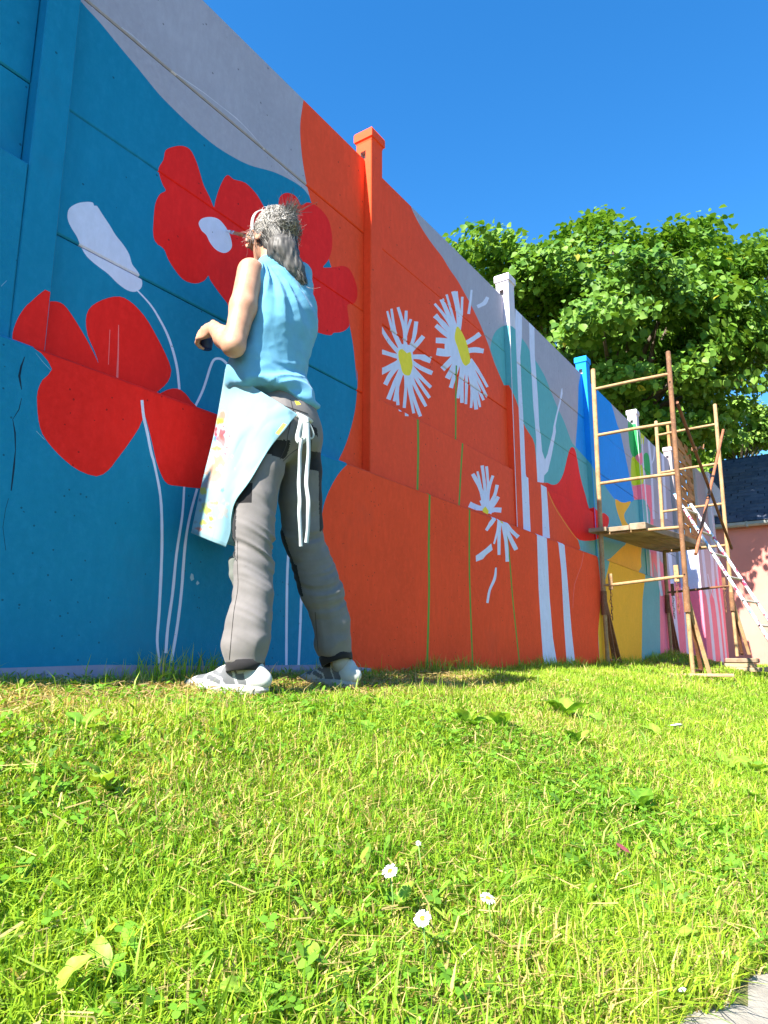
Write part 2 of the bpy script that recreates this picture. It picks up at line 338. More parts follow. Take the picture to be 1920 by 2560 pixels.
# --- lower poppy, over post, panel and low wall
area('red', Z('z2', (65, 905), (80, 850), (110, 790), (160, 735), (262, 685), (262, 1025), (190, 988), (120, 968), (72, 945)), on=('post', 'lowpanel', 'side'), smooth=3)
area('red', Z('z2', (215, 740), (245, 735), (290, 733), (330, 750), (370, 800), (420, 880), (460, 950), (500, 1030), (511, 1052)) + Z('z2', (490, 990), (455, 910), (445, 830), (460, 775), (500, 740), (560, 715), (620, 708), (670, 730), (720, 775), (770, 840), (820, 930), (860, 1010), (888, 1090), (870, 1150), (830, 1190), (795, 1220), (820, 1216), (870, 1190), (920, 1185), (960, 1210), (990, 1250), (1015, 1300), (800, 1330), (200, 1150)), on=('panel',), smooth=2)
area('red', Z('z2', (150, 940), (215, 1002), (270, 1085), (220, 1140), (195, 1200), (192, 1260), (200, 1350), (220, 1420), (270, 1490), (340, 1560), (410, 1610), (500, 1640), (560, 1610), (600, 1560), (660, 1480), (720, 1390), (748, 1330), (765, 1370), (790, 1470), (810, 1560), (840, 1640), (870, 1680)) + Z('z3', (920, 445), (1040, 458), (1160, 450), (1220, 300), (1180, 120), (1150, 60)) + Z('z2', (1150, 1200), (800, 1000), (300, 850)), on=('low',), smooth=2)
stroke('drip', Z('z2', (615, 855), (613, 1000), (607, 1145)), [2, 3.5, 6], on=('panel',), smooth=0)
stroke('drip', Z('z2', (570, 880), (562, 1060)), 1.6, on=('panel',), smooth=0)
stroke('white', Z('z2', (736, 1245), (745, 1330), (765, 1420), (785, 1520)) + Z('z3', (800, 330), (832, 500), (840, 700), (835, 900), (825, 1100), (815, 1250), (828, 1365)), [7, 7, 6, 7, 7, 6], on=('low',), wob=.04)
stroke('white', Z('z3', (955, 450), (945, 600), (915, 800), (895, 1000), (870, 1180), (860, 1312)), [5, 6, 7, 7, 8], on=('low',), wob=.04)
stroke('white', Z('z3', (1022, 460), (985, 600), (960, 750), (940, 1000), (915, 1200), (885, 1362)), [6, 6, 7, 7, 8], on=('low',), wob=.04)
stroke('white', Z('z5', (722, 1250), (715, 1400), (711, 1700), (710, 1985)), 6, on=('low',), wob=.04)
stroke('white', Z('z5', (808, 1480), (803, 1600), (798, 1750), (787, 1990)), 6, on=('low',), wob=.04)
area('chalk', Z('z3', (985, 920), (992, 898), (1002, 905), (1006, 930), (992, 938)), on=('low',)); area('chalk', Z('z3', (1016, 950), (1024, 936), (1034, 950), (1022, 960)), on=('low',))
stroke('crack', Z('z3', (112, -10), (98, 50), (66, 100), (78, 170), (80, 260), (72, 350), (58, 470)), [1.5, 2.5, 1.5, 4, 2, 5, 3], on=('low',), smooth=0)
stroke('crack', Z('z3', (44, 510), (28, 570), (15, 660), (30, 780)), 1.2, on=('low',), smooth=0)
stroke('crack', Z('z2', (150, 20), (122, 220), (120, 300), (104, 400), (75, 620), (65, 740)), [1, 2.5, 1.2, 1, 1], on=('lowpanel', 'post'), smooth=0)
stroke('crack', Z('z2', (128, 1020), (110, 1070), (100, 1120), (112, 1190)), [2, 5, 6, 2], on=('low',), smooth=0)
area('plinth', [(-6, -.6), (.1, -.6), (-.1, -.05), (-.3, -.038), (-.5, -.03), (-1.1, -.03), (-1.6, -.022), (-2.0, -.03), (-6, -.03)], on=('low',), plane=True)
# --- daisies on the orange bay: petals (x0, y0, x1, y1, w0, w1) in the zA enlargement
def petals(rows, zn, on):
    k = ZOOM[zn][2]
    for x0, y0, x1, y1, w0, w1 in rows:
        stroke('white', Z(zn, (x0, y0), ((x0 + x1) / 2 + .05 * (y1 - y0) * RNG.normal(), (y0 + y1) / 2 - .05 * (x1 - x0) * RNG.normal()), (x1, y1)), [w0 * k, (w0 + w1) / 2 * k, w1 * k], on=on, smooth=3, wob=.07)
petals([(370, 780, 145, 195, 60, 26), (370, 760, 200, 165, 50, 28), (380, 760, 285, 145, 50, 36), (385, 760, 392, 190, 40, 40), (400, 760, 452, 300, 36, 34), (410, 760, 522, 330, 36, 56), (420, 740, 615, 520, 60, 58), (440, 790, 712, 830, 50, 90), (420, 820, 730, 1000, 50, 62),
        (420, 860, 712, 1185, 50, 44), (410, 880, 695, 1320, 50, 44), (405, 900, 648, 1430, 50, 40), (395, 900, 575, 1560, 55, 44), (385, 920, 490, 1520, 45, 34), (375, 930, 365, 1450, 40, 40), (360, 930, 285, 1415, 45, 42), (350, 920, 235, 1365, 45, 38), (340, 900, 160, 1340, 50, 58), (330, 870, 120, 1150, 55, 66), (330, 830, 60, 985, 50, 90), (330, 800, 55, 715, 60, 56), (330, 770, 58, 405, 60, 46)], 'zA', ('panel',))
for qd in (((285, 1425), (338, 1450), (330, 1500), (296, 1490)), ((375, 1470), (430, 1490), (420, 1560), (375, 1555)), ((510, 1530), (565, 1570), (552, 1612), (520, 1590))): area('white', Z('zA', *qd), on=('lowpanel',))
area('white', Z('zA', (300, 640), (440, 640), (480, 760), (480, 900), (440, 1010), (380, 1040), (300, 960), (270, 800)), on=('panel',), smooth=3)
area('daisy', Z('zA', (290, 720), (340, 685), (400, 740), (448, 725), (465, 820), (475, 900), (455, 990), (430, 1030), (370, 1020), (335, 970), (320, 900), (295, 820)), on=('panel',), smooth=2)
petals([(1050, 560, 760, 100, 60, 30), (1060, 560, 850, 40, 50, 56), (1060, 520, 915, -20, 40, 30), (1060, 520, 1002, -60, 44, 56), (1070, 500, 1040, -60, 40, 34), (1085, 440, 1118, 10, 30, 36), (1060, 600, 765, 250, 60, 70), (1060, 620, 775, 380, 60, 56), (1050, 650, 775, 575, 90, 70), (1060, 700, 785, 720, 110, 100),
        (1060, 740, 860, 950, 90, 70), (1080, 790, 925, 1070, 70, 70), (1090, 810, 970, 1190, 60, 56), (1120, 830, 1060, 1325, 50, 38), (1150, 860, 1115, 1385, 50, 44), (1170, 870, 1165, 1400, 48, 36), (1180, 870, 1232, 1450, 48, 36), (1190, 870, 1300, 1470, 50, 46), (1200, 880, 1350, 1440, 40, 32), (1205, 870, 1395, 1350, 46, 36), (1210, 860, 1440, 1310, 44, 30), (1220, 820, 1445, 1180, 50, 30), (1180, 710, 1395, 715, 70, 66), (1170, 610, 1350, 490, 56, 60)], 'zA', ('panel',))
area('white', Z('zA', (1010, 560), (1060, 560), (1100, 720), (1150, 880), (1080, 840), (980, 760), (900, 720), (900, 600)), on=('panel',), smooth=3)
area('daisy', Z('zA', (1050, 395), (1090, 430), (1130, 500), (1165, 580), (1195, 680), (1215, 780), (1222, 850), (1200, 880), (1160, 905), (1120, 860), (1085, 760), (1055, 660), (1020, 560), (1025, 480)), on=('panel',), smooth=2)
stroke('white', Z('z6', (1125, 1475), (1115, 1570), (1100, 1675)), [5, 6, 7], on=('panel',)); stroke('white', Z('z6', (1258, 1535), (1235, 1580), (1205, 1600), (1172, 1615)), [8, 11, 9, 9], on=('panel',))
stroke('green', Z('z7', (485, 240), (487, 450), (482, 700)), 5, on=('lowpanel',)); stroke('green', Z('z7', (557, 600), (550, 1000), (551, 1300), (538, 1790)), 5, on=('low',))
stroke('green', Z('zA', (1042, 900), (1036, 1200), (1034, 1659)) + Z('z7', (708, 420)), 3.6, on=('panel',)); stroke('green', Z('z7', (754, 340), (740, 560), (728, 790)), 3.8, on=('lowpanel',)); stroke('green', Z('z7', (792, 740), (790, 1100), (798, 1400), (812, 1770)), 3.8, on=('low',)); stroke('green', Z('z7', (1012, 930), (1030, 1100), (1050, 1350), (1095, 1770)), 3, on=('low',))
petals([(880, 790, 810, 580, 26, 22), (885, 780, 838, 565, 16, 12), (890, 770, 866, 530, 18, 18), (895, 760, 892, 535, 16, 16), (900, 760, 930, 590, 20, 18), (905, 770, 955, 645, 18, 22), (910, 790, 962, 715, 24, 20), (900, 800, 980, 795, 30, 30), (880, 785, 790, 760, 30, 36)], 'z7', ('lowpanel',))
area('white', Z('z7', (850, 740), (900, 720), (930, 780), (920, 820), (870, 790)), on=('lowpanel',)); area('daisy', Z('z7', (868, 790), (885, 772), (905, 800), (900, 820), (870, 805)), on=('lowpanel',))
petals([(950, 830, 890, 915, 26, 18), (965, 850, 936, 995, 16, 12), (975, 850, 966, 1060, 18, 18), (985, 860, 1015, 1100, 20, 20), (995, 860, 1068, 1030, 20, 26), (1005, 865, 1080, 955, 16, 24), (1010, 862, 1088, 892, 12, 16)], 'z7', ('low',))
area('white', Z('z7', (920, 812), (990, 835), (1000, 870), (950, 850)), on=('low',)); area('daisy', Z('z7', (974, 848), (992, 850), (990, 875), (976, 868)), on=('low',))
area('white', Z('z7', (828, 1065), (850, 1050), (890, 1020), (920, 992), (928, 1030), (890, 1060), (870, 1085), (830, 1100)), on=('low',)); stroke('white', Z('z7', (948, 1135), (940, 1200), (910, 1270), (897, 1345)), [4, 7, 6, 6], on=('low',))
# --- white trees
def two(zn, L, R): return Z(zn, *L) + Z(zn, *R)[::-1]
area('white', Z('zB', (292, 150), (288, 270), (280, 500), (278, 700), (290, 1000), (298, 1300), (305, 1659)) + Z('zC', (290, 350), (292, 420), (362, 420), (355, 390), (340, 0)) + Z('zB', (362, 1350), (345, 1050), (335, 800), (350, 600), (354, 340), (354, 200)), on=('panel',))
area('white', Z('zC', (293, 330), (305, 560), (320, 940), (402, 940), (385, 560), (376, 330)), on=('lowpanel',))
area('white', Z('zB', (427, 300), (427, 430), (430, 680), (450, 950), (470, 1300), (490, 1520), (500, 1659)) + Z('zC', (455, 250), (466, 470), (526, 480), (530, 410), (565, 370), (600, 220), (640, 0)) + Z('zB', (700, 1510), (722, 1400), (750, 1290), (775, 1180), (771, 1118), (762, 1130), (740, 1260), (700, 1420), (678, 1520)) + Z('zC', (612, 0), (560, 210), (537, 262), (510, 180), (495, 0)) + Z('zB', (543, 1600), (530, 1500), (520, 1250), (500, 980), (485, 780), (481, 485), (481, 380)), on=('panel',))
area('white', Z('zC', (496, 440), (508, 700), (516, 1000), (584, 1000), (565, 700), (545, 440)), on=('lowpanel',))
area('white', Z('z7', (1186, 880), (1190, 925), (1200, 1250), (1215, 1500), (1234, 1780), (1322, 1780), (1285, 1550), (1265, 1300), (1248, 945), (1246, 890)), on=('low',)); area('white', Z('z7', (1312, 900), (1315, 970), (1335, 1150), (1350, 1450), (1372, 1780), (1426, 1780), (1395, 1500), (1375, 1250), (1352, 980), (1348, 900)), on=('low',))
# --- red hill, yellow fish, leaves
area('red', Z('zC', (540, 478), (600, 497), (650, 490), (690, 440), (720, 360), (745, 250), (770, 165), (793, 142), (820, 165), (840, 250), (860, 370), (890, 500), (920, 600), (952, 720), (1000, 708), (1055, 772), (1090, 763), (1135, 800), (1138, 860), (1100, 960), (1025, 1012), (960, 1025), (860, 1018), (800, 950), (690, 780), (600, 620)), on=('panel', 'post', 'side', 'lowpanel'), smooth=2)
area('brightred', Z('zC', (560, 512), (690, 580), (760, 700), (800, 850), (815, 962), (690, 786), (590, 605)), on=('panel', 'lowpanel'), smooth=2)
area('yellow', Z('zC', (1200, 632), (1250, 660), (1295, 665), (1345, 652), (1325, 705), (1290, 760), (1284, 800), (1310, 860), (1400, 940), (1450, 1010), (1450, 1060), (1440, 1180), (1415, 1330), (1100, 1240), (1155, 1190), (1260, 1090), (1310, 1030), (1270, 900), (1235, 800), (1210, 720)), on=('panel', 'lowpanel'), smooth=2)
area('yellow', Z('zC', (1170, 1120), (1490, 1260), (1480, 1380), (1465, 1500)) + Z('z8', (530, 1650), (526, 1980), (526, 2200), (262, 2200), (255, 2060), (245, 1850), (262, 1650), (300, 1480)), on=('low',), smooth=0)
area('leafgreen', Z('zC', (1320, -90), (1326, 40), (1335, 140), (1355, 215), (1382, 247), (1440, 215), (1432, 60), (1400, -60), (1360, -130)), on=('panel', 'side', 'post'), smooth=2)
area('lime', Z('zC', (1352, 250), (1390, 240), (1450, 310), (1467, 400), (1460, 490), (1370, 505), (1348, 440)), on=('panel', 'side', 'post'), smooth=2); area('lime', Z('zC', (1432, -120), (1480, -120), (1478, 20), (1465, 120), (1442, 110)), on=('post', 'panel'))
area('pink', Z('zC', (1392, 225), (1450, 190), (1466, 270), (1440, 315), (1388, 250)), on=('panel', 'side', 'post')); area('pink', Z('zC', (1360, 510), (1465, 488), (1535, 505), (1548, 620), (1560, 760), (1560, 1420), (1530, 1420), (1530, 760), (1505, 680), (1470, 632), (1378, 640)), on=('panel', 'side', 'post', 'lowpanel'))
area('leafgreen', Z('zC', (1470, 212), (1500, 195), (1525, 260), (1533, 380), (1522, 445), (1490, 400), (1466, 300)), on=('panel',), smooth=2)
stroke('white', Z('zC', (1452, 60), (1470, 400), (1500, 760), (1545, 1370)), [2, 3, 3, 4], on=('panel', 'post'), smooth=0)
# --- striped wood beyond
area('pink', Z('zE', (150, -50), (260, -50), (330, 150), (400, 220), (480, 480), (700, 500), (760, 520)) + [(1760, 1500), (1760, 1720), (1652, 1720), (1649, 1450)], on=('panel', 'post', 'side', 'lowpanel', 'low'))
for pts, w in (((285, -200), (285, 0), (310, 430), (350, 700)), 6.5), (((455, -250), (470, 0), (520, 560), (560, 1000), (620, 1750)), 9), (((600, -300), (640, 0), (680, 560), (730, 1000), (780, 1800)), 8): stroke('white', Z('zE', *pts), w, on=('panel', 'post', 'side', 'lowpanel', 'low'))
for pts, w in (((10, 100), (25, 300), (60, 620), (75, 900), (110, 1640)), 5.5), (((255, 150), (270, 300), (300, 900), (340, 1640)), 6), (((160, 100), (190, 700), (235, 1640)), 5), (((60, 620), (110, 480), (120, 200)), 3): stroke('white', Z('zD', *pts), w, on=('panel',))
area('pink', Z('zE', (700, 610), (1000, 610), (1050, 690), (1110, 740), (1160, 600), (1220, 420), (1250, 150), (1600, 150), (1600, 2200), (600, 2200)), on=('step', 'stepside'))
area('white', Z('zE', (700, -900), (985, -900), (985, 605), (700, 605)), on=('stepside',))
for pts, w in (((970, -300), (1000, 0), (1060, 560), (1120, 1000), (1190, 1750)), 7), (((1110, -300), (1140, 0), (1180, 560), (1240, 1000), (1320, 1800)), 7), (((1200, 0), (1260, 600), (1310, 1000), (1385, 1800)), 4.5), (((1080, 350), (1150, 650), (1200, 780)), 2): stroke('white', Z('zE', *pts), w, on=('step',))

# ================================================================== THE WALL
WALL_L = 1.963
TOPH, JOINTS = 2.90, (2.90, 2.41, 1.92, 1.43, .945)
def painted(kind, plane, rect, default, rough=False):
    """triangulate a rectangle with every paint outline that falls on it -> 2-D verts, faces, paint names"""
    u0, u1, z0, z1 = rect; ax, val = plane
    verts = [(u0, z0), (u1, z0), (u1, z1), (u0, z1)]; faces = [[0, 1, 2, 3]]; cols = [default]
    for col, pts, on, flat in MUR:
        if on is not None and kind not in on: continue
        if flat:
            if ax != 'q': continue
            P = np.c_[pts[:, 0], pts[:, 1] + CAM_Z]
        else: P = on_q(pts, val) if ax == 'q' else on_s(pts, val)
        if not np.isfinite(P).all() or P[:, 0].max() < u0 or P[:, 0].min() > u1 or P[:, 1].max() < z0 or P[:, 1].min() > z1: continue
        P = P[[i for i in range(len(P)) if np.linalg.norm(P[i] - P[i - 1]) > 2e-4]]
        if len(P) < 3: continue
        A = .5 * np.sum(P[:, 0] * np.roll(P[:, 1], -1) - np.roll(P[:, 0], -1) * P[:, 1])
        if abs(A) < 1e-6: continue
        if A < 0: P = P[::-1]
        k = len(verts); verts += [tuple(p) for p in P]; faces.append(list(range(k, k + len(P)))); cols.append(col)
    v, e, f, ov, oe, of = delaunay_2d_cdt([Vector(p) for p in verts], [], faces, 1, 1e-5)
    ff, cc = [], []
    for fi, orig in zip(f, of):
        if 0 not in orig: continue
        ff.append(tuple(fi)); cc.append(cols[max(orig)])
    used = sorted({i for q in ff for i in q}); re_ = {o: k for k, o in enumerate(used)}
    return np.array([tuple(v[i]) for i in used]), [tuple(re_[i] for i in q) for q in ff], cc
def slab(name, parent, kind, q, rect, thick, default, ch=.004, rough=False, top_only=False, label=None, rag=0.0):
    """a painted slab lying in the wall: front face, chamfer, sides"""
    u0, u1, z0, z1 = rect; inner = (u0 + ch, u1 - ch, z0 + ch, z1 - ch)
    v, f, c = painted(kind, ('q', q), inner, default, rough)
    names = sorted(set(c)); mats = [paint(x, C[x], rough) for x in names]; mi = [names.index(x) for x in c]
    V = [W(a, q, b) for a, b in v]; F = list(f); eps = 1e-4
    cnt = {}
    for k, fc in enumerate(f):
        for i in range(len(fc)):
            e = (fc[i], fc[(i + 1) % len(fc)]); cnt.setdefault(tuple(sorted(e)), []).append((e, k))
    om, om2 = {}, {}
    def outv(i):
        if i not in om:
            a, b = v[i]
            if abs(a - inner[0]) < eps: a = u0
            if abs(a - inner[1]) < eps: a = u1
            if abs(b - inner[2]) < eps: b = z0
            if abs(b - inner[3]) < eps: b = z1
            j = rag * (vnoise(np.array([[a * 23., b * 23., 3.1]]))[0]) if rag else 0
            om[i] = len(V); V.append(W(a, q - ch + j, b)); om2[i] = len(V); V.append(W(a, q - thick, b))
        return om[i], om2[i]
    for key, lst in cnt.items():
        if len(lst) == 1:
            (a, b), k = lst[0]; a1, a2 = outv(a); b1, b2 = outv(b)
            F.append((b, a, a1, b1)); mi.append(mi[k]); F.append((b1, a1, a2, b2)); mi.append(mi[k])
    cor = [om2[min(om, key=lambda i: abs(v[i][0] - a) + abs(v[i][1] - b))] for a, b in ((inner[0], inner[2]), (inner[1], inner[2]), (inner[1], inner[3]), (inner[0], inner[3]))]
    F.append(tuple(cor[::-1])); mi.append(0)
    o = mesh_obj(name, V, F, mats, parent, mi)
    if label: o['label'] = label
    return o
wall = thing('concrete_wall', 'long concrete panel wall painted with a flower mural of red poppies and white daisies', 'wall', W(0, -.02, G_WALL))
POST_W, POST_P = .118, .05
def post(i, default, parent, wood=False):
    sl = (i - 2) * WALL_L; sr = sl + POST_W; z0 = .945 + CAM_Z - .05; zs = 3.015 + CAM_Z; ptop = TOPH + CAM_Z + .004
    V, Fc, M, names = [], [], [], []
    def mi(nm):
        if nm not in names: names.append(nm)
        return names.index(nm)
    def add(v, f, c):
        k = len(V); V.extend(v); Fc.extend([tuple(x + k for x in q) for q in f]); M.extend([mi(x) for x in c])
    b = .004
    v, f, c = painted('post', ('q', POST_P), (sl + b, sr - b, z0, zs), default); add([W(a, POST_P, h) for a, h in v], f, c); front_col = default
    v, f, c = painted('side', ('s', sl), (-.06, POST_P - b, z0, ptop), default); add([W(sl, a, h) for a, h in v], [q[::-1] for q in f], c)
    def quad(p, col): add(p, [(0, 1, 2, 3)], [col])
    quad([W(sl, POST_P - b, z0), W(sl + b, POST_P, z0), W(sl + b, POST_P, zs), W(sl, POST_P - b, zs)], default)
    quad([W(sr - b, POST_P, z0), W(sr, POST_P - b, z0), W(sr, POST_P - b, zs), W(sr - b, POST_P, zs)], default)
    q0, q1 = -.028, .008; hz = ptop + .055                                     # open end of the groove the panels slide into
    for a0, a1, h0, h1 in ((-.06, q0, ptop, zs), (q1, POST_P - b, ptop, zs), (q0, q1, hz, zs)):
        quad([W(sl, a1, h0), W(sl, a0, h0), W(sl, a0, h1), W(sl, a1, h1)], default)
    dp = .03
    for p in ([W(sl, q0, ptop), W(sl, q0, hz), W(sl + dp, q0, hz), W(sl + dp, q0, ptop)], [W(sl, q1, ptop), W(sl + dp, q1, ptop), W(sl + dp, q1, hz), W(sl, q1, hz)], [W(sl, q0, hz), W(sl, q1, hz), W(sl + dp, q1, hz), W(sl + dp, q0, hz)], [W(sl + dp, q0, ptop), W(sl + dp, q1, ptop), W(sl + dp, q1, hz), W(sl + dp, q0, hz)]): quad(p, 'concrete')
    quad([W(sr, POST_P - b, z0), W(sr, -.06, z0), W(sr, -.06, zs), W(sr, POST_P - b, zs)], default)
    quad([W(sr, -.06, z0), W(sl, -.06, z0), W(sl, -.06, zs), W(sr, -.06, zs)], 'concrete')
    o = mesh_obj('post', V, Fc, [paint(x, C[x]) for x in names], parent, M)
    mb = MB(); c0 = W((sl + sr) / 2, -.005, 0); z = [zs, zs + .015, zs + .019, zs + .068, zs + .079]; g = [0, .003, .011, .011, .006]; ring = []
    for zz, gg in zip(z, g):
        a, bq = POST_W / 2 + gg, .055 + gg
        ring.append([c0 + W(x, y, zz) - W(0, 0, 0) for x, y in ((-a, bq), (-a, -bq), (a, -bq), (a, bq))])
    v = [p for r in ring for p in r]; f = [(k * 4 + j, k * 4 + (j + 1) % 4, k * 4 + 4 + (j + 1) % 4, k * 4 + 4 + j) for k in range(4) for j in range(4)] + [(16, 17, 18, 19)]
    mb.add(v, [q[::-1] for q in f]); mb.build('cap', paint(default, C[default]), o)
    return o
POST_COL = {-0: 'blue', 1: 'blue', 2: 'orange', 3: 'lightgrey', 4: 'azure', 5: 'lightgrey', 6: 'concrete'}
for i in (0, 1, 2, 3, 4, 5, 6): post(i, POST_COL[i], wall)
for bay in (-1, 0, 1, 2, 3, 4, 5):                                         # bay k runs from post k to post k + 1
    a = (bay - 2) * WALL_L + POST_W - .012; e = (bay - 1) * WALL_L + .0
    for r in range(4):
        z1, z0 = JOINTS[r] + CAM_Z - .0015, JOINTS[r + 1] + CAM_Z + .0015
        q = 0.0 + (.0025 if (r + bay) % 2 else 0); kind = 'panel'; nm = 'panel'
        if r == 3:
            z0 -= .05
            if bay in (2, 3, 4): q = .034; kind = 'lowpanel'
        slab(nm, wall, kind, q, (a, e - .001, z0, z1), .045 + q, 'grey', ch=.005)
# thicker infill left of the first post
slab('panel', wall, 'lowpanel', .052, ((-2.1) * WALL_L, -WALL_L - .002, .90 + CAM_Z, 1.59 + CAM_Z), .05, 'blue', ch=.006, rough=True, rag=.004)
ledge = .945 + CAM_Z
slab('low_wall', wall, 'low', .13, (-5.95, 7.86, -.35, ledge), .24, 'grey', ch=.012, rough=True, rag=.006)
# thicker striped length beyond the last post
SQ = .30
o = slab('low_wall', wall, 'step', SQ, (7.862, 9.72, -.3, 1.62 + CAM_Z), .05, 'lilac', ch=.006, rough=True)
v, f, c = painted('stepside', ('s', 7.86), (-.06, SQ - .006, -.3, 1.618 + CAM_Z), 'white'); names = sorted(set(c))
mesh_obj('low_wall_end', [W(7.86, a, h) for a, h in v], [q[::-1] for q in f], [paint(x, C[x], True) for x in names], wall, [names.index(x) for x in c])
mb = MB(); mb.box(W(8.79, .122, 1.0), np.array([*(D_ * .922), 0]), np.array([*(N_ * .125), 0]), (0, 0, 1.061)); mb.build('low_wall_core', paint('concrete', C['concrete'], True), wall)
# ================================================================== END OF THE WALL, SCREEN, HOUSE
d3 = np.array([*D_, 0.]); n3 = np.array([*N_, 0.]); u3 = np.array([0, 0, 1.])
CONC = paint('concrete', C['concrete'], True)
mb = MB(); mb.box(W(10.13, -.02, 1.5), d3 * .43, n3 * .075, u3 * 2.16, bev=.012); mb.build('end_panel', CONC, wall)
mb = MB(); mb.box(W(10.68, .0, 1.55), d3 * .105, n3 * .12, u3 * 2.2, bev=.012); mb.build('end_post', paint('lightgrey', C['lightgrey'], True), wall)

def wood_mat(name, c1, c2, along, scale=6, rough=.75):
    m, t, b = base_mat(name, rough, .25); P = geo_pos(t)
    mp = t.new('ShaderNodeMapping'); mp.vector_type = 'TEXTURE'; mp.inputs['Rotation'].default_value = (0, 0, math.atan2(along[1], along[0])); mp.inputs['Scale'].default_value = (4.5, .35, .35)
    t.link(P, mp.inputs['Vector']); n1 = noise(t, scale, 7, .65, mp.outputs[0]); n2 = noise(t, 3, 3, .5, P)
    oi = t.new('ShaderNodeObjectInfo'); c = mix_rgb(t, ramp(t, n1, .32, .68), c1, c2)
    c = mix_rgb(t, ramp(t, oi.outputs['Random'], 0, 1), c, mix_rgb(t, .55, c, c1)); c = mix_rgb(t, ramp(t, n2, .5, .8), c, tuple(x * .6 for x in c1))
    t.link(c, b.inputs['Base Color']); bump(t, b, n1, .5, .006); return m
SCREENWOOD = wood_mat('screen_wood', (.30, .15, .05), (.52, .29, .11), (D_[0], D_[1]))
screen = thing('wooden_screen', 'brown woven slat screen standing above the wall between grey concrete posts', 'fence screen', W(8.83, .0, 1.5))
S0, S1, SZ0, SZ1 = 8.0, 9.66, 1.45 + CAM_Z, 3.50 + CAM_Z
slat_me = None
for cI in range(3):
    for r in range(20):
        z = SZ0 + .055 + r * .101; a = S0 + .06 + cI * .515; off = .012 if (r + cI) % 2 else -.012
        c = W(a + .26, .0 + off, z)
        if slat_me is None:
            mb = MB(); mb.box(c, d3 * .262, n3 * .007, u3 * .053, bev=.002); o = mb.build('slat', SCREENWOOD, screen); slat_me = o.data; c0 = c
        else:
            o = bpy.data.objects.new('slat', slat_me); link(o, screen); o.location = tuple(c - c0 + np.array((0, 0, .0)))
for a in (S0 + .02, S0 + .575, S0 + 1.09, S1 - .045):
    mb = MB(); mb.box(W(a, -.028 if S0 + .1 < a < S1 - .1 else .0, (SZ0 + SZ1) / 2), d3 * .02, n3 * .02, u3 * (SZ1 - SZ0) / 2, bev=.003); mb.build('batten', SCREENWOOD, screen)

HS = 11.05
house = thing('house', 'pink rendered house with dark slate roof at the far end of the wall', 'house', W(HS, 2, G_WALL - .2))
def render_mat(name, rgb):
    m, t, b = base_mat(name, .9, .15); P = geo_pos(t); n1 = noise(t, 1.6, 6, .6, P); n2 = noise(t, 90, 4, .7, P)
    t.link(mix_rgb(t, ramp(t, n1, .3, .7), tuple(c * .88 for c in rgb), tuple(c * 1.06 for c in rgb)), b.inputs['Base Color']); bump(t, b, n2, .35, .006); return m
PINK = render_mat('pink_render', (.64, .24, .19))
EH = 2.45 + CAM_Z
mb = MB(); mb.box(W(HS + 1.45, 3.52, EH / 2 - .25), d3 * 1.45, n3 * 3.5, u3 * (EH / 2 + .25)); mb.build('wall', PINK, house)
RISE = 1.45
ROOFM = simple('roof_underlay', (.03, .035, .05), .8)
mb = MB(); q0, q1 = -.02, 7.1
e0, e1, r0, r1 = W(HS - .12, q0, EH - .12 + .06), W(HS - .12, q1, EH - .12 + .06), W(HS + RISE, q0, EH + RISE + .06), W(HS + RISE, q1, EH + RISE + .06)
b0, b1 = W(HS + 2 * RISE + .12, q0, EH - .06), W(HS + 2 * RISE + .12, q1, EH - .06); dn = np.array((0, 0, -.08))
mb.add([e0, e1, r1, r0, b0, b1] + [p + dn for p in (e0, e1, r1, r0, b0, b1)], [(0, 1, 2, 3), (3, 2, 5, 4), (0, 6, 7, 1), (6, 9, 8, 7), (9, 10, 11, 8), (0, 3, 9, 6), (3, 4, 10, 9), (4, 5, 11, 10), (1, 7, 8, 2), (2, 8, 11, 5)])
roof = mb.build('roof', ROOFM, house)
def slate_mat():
    m, t, b = base_mat('slate', .5, .4); P = geo_pos(t); oi = t.new('ShaderNodeObjectInfo'); n1 = noise(t, 14, 5, .65, P)
    c = mix_rgb(t, oi.outputs['Random'], (.045, .055, .085), (.085, .10, .145)); c = mix_rgb(t, ramp(t, n1, .45, .85), c, (.12, .13, .15))
    t.link(c, b.inputs['Base Color']); bump(t, b, n1, .4, .004); return m
SLATE = slate_mat()
slope = (r0 - e0) / np.linalg.norm(r0 - e0); nrm = np.cross(n3, slope); nrm = nrm if nrm[2] > 0 else -nrm
ROW, SW = .102, .225; sl_me = None; nrow = int(np.linalg.norm(r0 - e0) / ROW); rest = MB()
for r in range(nrow):
    for k in range(-1, 32):
        q = k * SW + (r % 2) * SW / 2 + .02 + .008 * math.sin(7.3 * r + 3 * k)
        if q < 0 or q > 6.9: continue
        c = e0 + slope * (r * ROW + .05) + n3 * (q + .0) + nrm * (.012 + .002 * math.sin(5 * k + r))
        ax, ay = n3 * (SW / 2 - .004), (slope + nrm * -.035) * (ROW * .62)
        if q < 2.7:
            if sl_me is None:
                mm = MB(); mm.box(c, ax, ay, nrm * .005); o = mm.build('slate', SLATE, roof); sl_me = o.data; sl0 = c
            else:
                o = bpy.data.objects.new('slate', sl_me); link(o, roof); o.location = tuple(c - sl0)
        else: rest.box(c, ax, ay, nrm * .005)
tag(rest.build('slate_field', SLATE, roof), kind='stuff')
GUT = simple('zinc', (.30, .31, .28), .55, .2, 5)
mb = MB(); gz = EH - .10; gs = HS - .13
prof = [(-.055, .02), (-.055, -.03), (-.03, -.055), (.0, -.062), (.03, -.055), (.055, -.03), (.055, .02)]
va = [W(gs + a, -.05, gz + b) for a, b in prof] + [W(gs + a, 7.1, gz + b) for a, b in prof]; k = len(prof)
